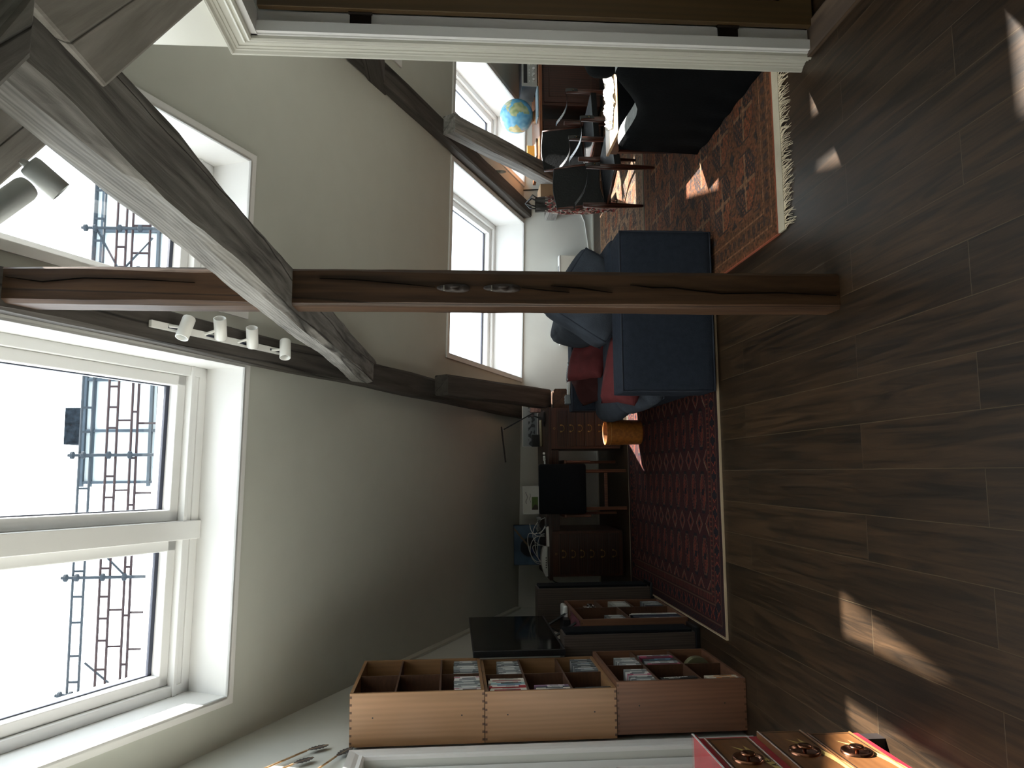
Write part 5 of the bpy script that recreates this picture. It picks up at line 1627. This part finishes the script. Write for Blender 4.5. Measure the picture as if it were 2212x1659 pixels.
# ------------------------------------------------------------------ safari armchairs
def safari(label, loc, rz):
    t = thing('leather_armchair', label, 'chair', loc, R(rz))
    w, d = 0.52, 0.435
    for sx in (-1, 1):
        for sy in (-1, 1):
            x, y = sx * w / 2, sy * d / 2
            mb = MB()
            hgt = 0.54 if sy < 0 else 0.50
            mb.lathe([(0, 0), (0.012, 0), (0.013, 0.02), (0.022, 0.20), (0.024, 0.30), (0.021, hgt), (0, hgt)], (x, y, 0), n=12)
            mb.build('leg', M_MAHOG, t, smooth=True)
    for sx in (-1, 1):
        x = sx * w / 2
        mb = MB(); mb.tube([(x, -d / 2, 0.30), (x, 0, 0.30), (x, d / 2, 0.30)], [0.010, 0.015, 0.010], 10); mb.build('side_rail', M_MAHOG, t, smooth=True)
        mb = MB()   # arm strap: buckled over the front leg, sagging back to the backrest
        pts = []
        yb = d / 2 + 0.03
        for q in range(15):
            u = q / 14
            y = -d / 2 - 0.024 + (yb + d / 2 + 0.024) * u
            z = 0.555 - 0.055 * math.sin(math.pi * min(1, u * 1.05)) + 0.02 * u
            pts.append((y, z))
        pts = [(-d / 2 - 0.026, 0.44), (-d / 2 - 0.027, 0.50), (-d / 2 - 0.020, 0.548)] + pts[1:]
        vs_, fs = [], []
        for y, z in pts:
            for a, b in ((-0.018, -0.002), (0.018, -0.002), (0.018, 0.002), (-0.018, 0.002)):
                vs_.append((x + a, y, z + b))
        for i in range(len(pts) - 1):
            for j in range(4):
                fs.append((i * 4 + j, i * 4 + (j + 1) % 4, i * 4 + 4 + (j + 1) % 4, i * 4 + 4 + j))
        mb.add(vs_, fs); mb.build('arm_strap', M_STRAP, t)
        mb = MB(); mb.lathe([(0, 0), (0.005, 0), (0.004, 0.003), (0, 0.003)], (x, -d / 2 - 0.03, 0.48), (0, -1, 0), n=8); mb.build('stud', M_BRASS, t)
    for y in (-d / 2, d / 2):
        mb = MB(); mb.tube([(-w / 2, y, 0.285), (0, y, 0.285), (w / 2, y, 0.285)], [0.010, 0.015, 0.010], 10); mb.build('cross_rail', M_MAHOG, t, smooth=True)
    mb = MB()
    mb.grid(lambda u, v: (-w / 2 + w * u, -d / 2 + d * v, 0.315 - 0.028 * math.sin(math.pi * u) * math.sin(math.pi * v)), 14, 12)
    mb.grid(lambda u, v: (-w / 2 + w * u, -d / 2 + d * v, 0.300 - 0.028 * math.sin(math.pi * u) * math.sin(math.pi * v)), 14, 12)
    for y in (-d / 2, d / 2): mb.box(-w / 2, w / 2, y - 0.015, y + 0.015, 0.268, 0.318)
    mb.build('seat', M_LEATH, t, smooth=False)
    rx = R(12)
    def bk_(x, s_, off=0.0):   # s_ along the leaning back
        return (x, d / 2 - 0.01 + 0.02 + s_ * math.sin(rx) + off * math.cos(rx), 0.30 + s_ * math.cos(rx) - off * math.sin(rx))
    mb = MB()
    for off in (-0.008, 0.008):
        mb.grid(lambda u, v, off=off: bk_((-0.5 + u) * (w - 0.055) * (1 - 0.05 * v), 0.03 + 0.385 * v + 0.012 * math.cos((u - 0.5) * 5), off + 0.022 * math.sin(math.pi * u)), 18, 14)
    for off2, vv in ((0, 0.0), (0, 1.0)):
        mb.tube([bk_((-0.5 + u / 10) * (w - 0.055), 0.03 + 0.385 * vv + 0.012 * math.cos((u / 10 - 0.5) * 5), 0.022 * math.sin(math.pi * u / 10)) for u in range(11)], 0.010, 8)
    mb.build('backrest', M_LEATH, t, smooth=True)
    for sx in (-1, 1):
        mb = MB(); mb.tube([bk_(sx * (w / 2 - 0.03), 0.04), bk_(sx * (w / 2 - 0.03), 0.25), bk_(sx * (w / 2 - 0.035), 0.41)], [0.012, 0.014, 0.011], 8); mb.build('back_post', M_MAHOG, t, smooth=True)
    return t
M_SEATS = None
ca = safari('nearer black leather safari armchair, beside the far end of the blue sofa', (2.515, 6.10, 0.012), 23)
ca2 = safari('farther black leather safari armchair in front of the right-hand desk', (3.15, 6.90, 0.012), 14)

# ------------------------------------------------------------------ coffee table with papers
TZ = 0.49
A_ = atZ(1309, 335, TZ); B_ = atZ(1338, 283, TZ); C_ = atZ(1339, 205, TZ)
tx0 = (A_.x + B_.x) / 2; ty1 = A_.y; ty0 = B_.y
tb = thing('coffee_table', 'pale-topped wooden table with crumpled papers, behind the black draped chair', 'table', (tx0 + 0.55, (ty0 + ty1) / 2, 0))
MB().box(tx0, tx0 + 1.1, ty0, ty1, TZ - 0.02, TZ).build('tabletop', wood('pale_table_top', 'b89a78', '9c7c58', 'X', 7, 0.3, 0.3, 0.02), tb, world=True, bevel=0.002)
MB().box(tx0 + 0.012, tx0 + 1.088, ty0 + 0.012, ty1 - 0.012, TZ - 0.075, TZ - 0.02).build('apron', M_MAHOG, tb, world=True, bevel=0.002)
for x in (tx0 + 0.035, tx0 + 1.065):
    for y in (ty0 + 0.035, ty1 - 0.035):
        mb = MB(); mb.bar((x, y, 0.012), (x, y, TZ - 0.07), 0.026, 0.026, up=(0, 1, 0), w2=0.04, h2=0.04); mb.build('leg', M_MAHOG, tb, world=True, bevel=0.003)
def crumple(label, cx, cy, w, l, amp, seed, m_=M_PAPER, rz=0, name='crumpled_paper', base=TZ):
    mb = MB()
    nu = 22
    def f(u, v):
        n_ = abs(noise.noise(Vector((u * 4 + seed, v * 4, 0)))) * amp * 1.6 + abs(noise.noise(Vector((u * 9 + seed, v * 9, 2)))) * amp * 0.6
        e = min(u, v, 1 - u, 1 - v) * 4
        return ((u - 0.5) * w, (v - 0.5) * l, 0.003 + n_ * min(1, 0.3 + e))
    mb.grid(f, nu, nu)
    mb.grid(lambda u, v: ((u - 0.5) * w, (v - 0.5) * l, 0.001), 2, 2)
    o = mb.build(name, m_); o.location = (cx, cy, base + 0.0005); o.rotation_euler = (0, 0, R(rz))
    return tag(o, label, 'paper')
tyc = (ty0 + ty1) / 2
crumple('largest crumpled white paper in the middle of the table', tx0 + 0.38, tyc, 0.36, 0.22, 0.06, 1, rz=12)
crumple('crumpled white paper at the left of the table', tx0 + 0.19, tyc + 0.03, 0.14, 0.2, 0.035, 4, rz=-20)
crumple('flat torn white paper at the far right of the table', tx0 + 0.62, tyc + 0.10, 0.18, 0.14, 0.03, 7, rz=30)

# ------------------------------------------------------------------ armchair draped in black
DX = 2.05
prof = [(4.752, 0.02), (4.755, 0.30), (4.745, 0.50), (4.72, 0.53), (4.588, 0.522), (4.45, 0.513), (4.34, 0.512), (4.26, 0.525), (4.18, 0.557), (4.08, 0.613), (4.0, 0.665), (3.92, 0.715), (3.85, 0.742), (3.77, 0.738), (3.70, 0.70), (3.66, 0.60), (3.65, 0.02)]
dr = thing('draped_armchair', 'armchair completely draped in a black velvet throw, on the orange-red rug', 'armchair', (2.45, 4.2, 0.012))
def drape_side(x, sgn):
    """rounded cloth sheet over one side: outer face, top band, inner face"""
    mb = MB()
    # outer face
    def outer(u, v):
        y = 3.655 + (4.752 - 3.655) * u
        # top height by interpolation of the profile
        zt = 0.5
        for i in range(3, len(prof) - 3):
            (ya, za), (yb, zb) = prof[i], prof[i + 1]
            if yb <= y <= ya:
                k = (y - yb) / (ya - yb + 1e-9); zt = zb + (za - zb) * k
        if y > 4.72: zt = 0.53
        if y < 3.77: zt = 0.738 - (3.77 - y) * 0.7
        z = v * zt
        rip = (0.004 * math.sin(u * 31 + 2 * math.sin(v * 3)) + 0.016 * noise.noise(Vector((u * 7, v * 1.2, 1)))) * (1 - v) ** 1.1
        rr = 0.035 * max(0, (v - 0.86) / 0.14) ** 2
        return (x + sgn * (-rr) + sgn * (rip + 0.02 * (1 - v)), y + 0.012 * (1 - v) * (u - 0.5), z), zt
    mb.grid(lambda u, v: outer(u, v)[0], 60, 24)
    mb.build('throw_side', M_DRAPE, dr, smooth=True, world=True)
    mb = MB()
    def top(u, v):
        p, zt = outer(u, 1.0)
        a = v * math.pi / 2
        return (p[0] - sgn * 0.115 * v, p[1], zt - 0.012 * v + 0.006 * math.sin(v * math.pi) + 0.003 * math.sin(u * 90) * math.sin(v * math.pi))
    mb.grid(top, 60, 6)
    mb.grid(lambda u, v: (top(u, 1)[0], top(u, 1)[1], top(u, 1)[2] * (1 - v) + 0.3 * v), 60, 3)
    mb.build('throw_top', M_DRAPE2 if sgn < 0 else M_DRAPE, dr, smooth=True, world=True)
drape_side(DX, -1)
drape_side(2.86, 1)
mb = MB()
mb.grid(lambda u, v: (DX + 0.81 * u, 4.752 - 0.012 * math.sin(u * 26) * (1 - v), 0.53 * v), 40, 10)
mb.build('throw_end', M_DRAPE, dr, smooth=True, world=True)
mb = MB()
mb.grid(lambda u, v: (DX + 0.81 * u, 3.655 + 0.012 * math.sin(u * 26) * (1 - v), 0.655 * v), 40, 10)
mb.build('throw_front', M_DRAPE, dr, smooth=True, world=True)
mb = MB(); mb.rbox((2.455, 4.2, 0.29), (0.60, 1.06, 0.24), 0.05, (0, 0, 0.03), 8); mb.build('seat', M_DRAPE, dr, smooth=True, world=True)
mb = MB(); mb.rbox((2.60, 4.36, 0.70), (0.5, 0.24, 0.20), 0.08, (0, 0, 0.02), 8); mb.rbox((2.60, 4.36, 0.52), (0.46, 0.2, 0.26), 0.06, (0, 0, 0), 6); mb.build('bolster', M_DRAPE, dr, smooth=True, world=True)

# ------------------------------------------------------------------ red chest of drawers, front left
CX, CY1, CY0, CZ = -0.985, 2.965, 2.14, 0.708
chs = thing('chest_of_drawers', 'red painted chest with varnished drawers and a glass top, in front of the white door', 'chest of drawers', (-1.2, 2.55, 0))
M_REDP = mat('crimson_paint', '9c2430', 0.35, var=0.08)
M_DRW = wood('varnished_drawer_front', '7e5430', '5c3b22', 'Y', 7, 0.3, 0.1, 0.03, 0.12)
M_DRL = mat('black_line_paint', '1a130e', 0.5)
MB().box(-1.395, CX, CY0, CY1, 0.075, CZ - 0.012).build('carcass', M_REDP, chs, world=True, bevel=0.003)
for y in (CY0 + 0.03, CY1 - 0.03):
    for x in (-1.365, CX - 0.035):
        MB().box(x - 0.03, x + 0.03, y - 0.03, y + 0.03, 0, 0.075).build('foot', mat('dark_foot', '1c1412', 0.6), chs, world=True)
MB().box(-1.40, CX + 0.012, CY0 - 0.01, CY1 + 0.004, CZ - 0.012, CZ - 0.003).build('top', M_REDP, chs, world=True, bevel=0.002)
MB().box(-1.40, CX + 0.014, CY0 - 0.012, CY1 + 0.006, CZ - 0.003, CZ + 0.004).build('glass_top', glass_mat('clear_acrylic_sheet', (0.97, 0.98, 0.98, 1), 0.22), chs, world=True)
MB().box(CX + 0.014, CX + 0.0145, CY0 - 0.012, CY1 + 0.006, CZ - 0.003, CZ + 0.004).build('glass_edge', mat('frosted_glass_edge', 'e6ece8', 0.3), chs, world=True)
clp = chs.location
for di, (z0, z1, pr) in enumerate(((0.505, 0.675, 0.004), (0.305, 0.475, 0.022), (0.115, 0.285, 0.010))):
    d = MB().box(CX, CX + pr, CY0 + 0.02, CY1 - 0.022, z0, z1).build('drawer', M_DRW, chs, world=True, bevel=0.002)
    def loc_(p): return Vector(p) - clp
    mb = MB()
    xa = CX + pr
    for off, wl in ((0.012, 0.0035),):
        ya, yb, za, zb = CY0 + 0.02 + off, CY1 - 0.022 - off, z0 + off, z1 - off
        for q in ((ya, yb, za, za + wl), (ya, yb, zb - wl, zb), (ya, ya + wl, za, zb), (yb - wl, yb, za, zb)):
            mb.box(xa - clp.x, xa + 0.0006 - clp.x, q[0] - clp.y, q[1] - clp.y, q[2], q[3])
    mb.build('painted_line', M_DRL, d)
    mb = MB()
    for q in ((CY0 + 0.02, CY1 - 0.022, z0, z0 + 0.008), (CY0 + 0.02, CY1 - 0.022, z1 - 0.008, z1)):
        mb.tube([loc_((xa, q[0], (q[2] + q[3]) / 2)), loc_((xa, q[1], (q[2] + q[3]) / 2))], 0.004, 6)
    mb.build('moulding', M_DRW, d)
    hy = [2.70, 2.74, 2.685][di]
    hy = 2.725 if di < 2 else 2.735
    hz = (z0 + z1) / 2
    cc = loc_((xa, hy, hz))
    mb = MB(); mb.lathe([(0.0, 0.001), (0.034, 0.001), (0.040, 0.003), (0.046, 0.009), (0.052, 0.009), (0.054, 0.0)], cc, (1, 0, 0), n=32); mb.build('handle_dish', M_COPPER, d, smooth=True)
    mb = MB(); mb.lathe([(0.006, 0.0), (0.007, 0.012), (0.024, 0.016), (0.026, 0.020), (0.022, 0.024), (0.0, 0.025)], cc, (1, 0, 0), n=24); mb.build('handle_knob', M_COPPER, d, smooth=True)
    # gilt ribbon with swallow tail and capitals
    M_GILT = mat('gilt_ribbon', 'c2a867', 0.5)
    rb = MB()
    def ribp(u, v):
        y = 2.815 - 0.30 * u
        z = hz - 0.015 - 0.062 * math.sin(u * math.pi * 0.55 + 0.15) + (0.5 - v) * -0.027
        return (xa + 0.0012 - clp.x, y - clp.y, z)
    rb.grid(lambda u, v: ribp(u, v), 24, 2)
    for v0, ty in ((0.0, 0.05), (1.0, 0.045)):
        a, b, c = ribp(0.02, v0), ribp(0.02, 0.5), ribp(0.10, v0)
        rb.add([a, b, c, (a[0], a[1] + ty, a[2] + (0.03 if v0 else 0.01))], [(0, 1, 3), (0, 3, 2)])
    rb.build('ribbon', M_GILT, d)
    if di == 0:
        for k, chx in enumerate('AENS'):
            u = 0.50 - 0.115 * k
            q = ribp(u, 0.5)
            m3 = Matrix(((0, 0, 1, 0), (1, 0, 0, 0), (0, 1, 0, 0), (0, 0, 0, 1)))
            text(chx, d, (q[0] + 0.0008, q[1], q[2]), 0.03, M_DRL, m3 @ Matrix.Rotation(R(14 * (0.5 - u) * 4), 4, 'Z'))

# ------------------------------------------------------------------ feathered arrows on the left wall
def arrow(label, tip_px, tail_px, end_px):
    X0 = XL + 0.02
    tip, tail, end = atX(*tip_px, X0), atX(*tail_px, X0), atX(*end_px, X0)
    t = thing('feathered_arrow', label, 'arrow', tip)
    mb = MB(); mb.tube([tail - tip, end - tip + (end - tail) * 0.8], 0.005, 8); mb.tube([tip * 0, tail - tip], 0.003, 6)
    mb.build('shaft', wood('pale_arrow_wood', 'b89a74', '8a6c4a', 'Z', 14, 0.5), t)
    mb = MB()
    ax = (tail - tip)
    n_ = ax.normalized()
    sd = n_.cross(Vector((1, 0, 0))).normalized()
    for s_ in (-1, 1):
        poly = []
        for k in range(13):
            u = k / 12
            wv_ = 0.030 * math.sin(math.pi * min(1, u * 0.9 + 0.08)) * (1 - 0.3 * (k % 2))
            poly.append(ax * u + sd * s_ * wv_)
        base = [ax * (1 - k / 12) for k in range(13)]
        mb.prism(poly + base[::12], (0.002, 0, 0))
    mb.build('feathers', mat('dark_brown_feather', '4a4644', 0.8, var=0.3, scale=80), t)
arrow('feathered arrow hung highest on the left wall', (709, 1609), (663, 1621), (600, 1648))
arrow('short feathered arrow hung in the middle on the left wall', (677, 1636), (632, 1651), (600, 1665))
arrow('feathered arrow hung nearest the white door casing', (762, 1614), (726, 1634), (694, 1656))
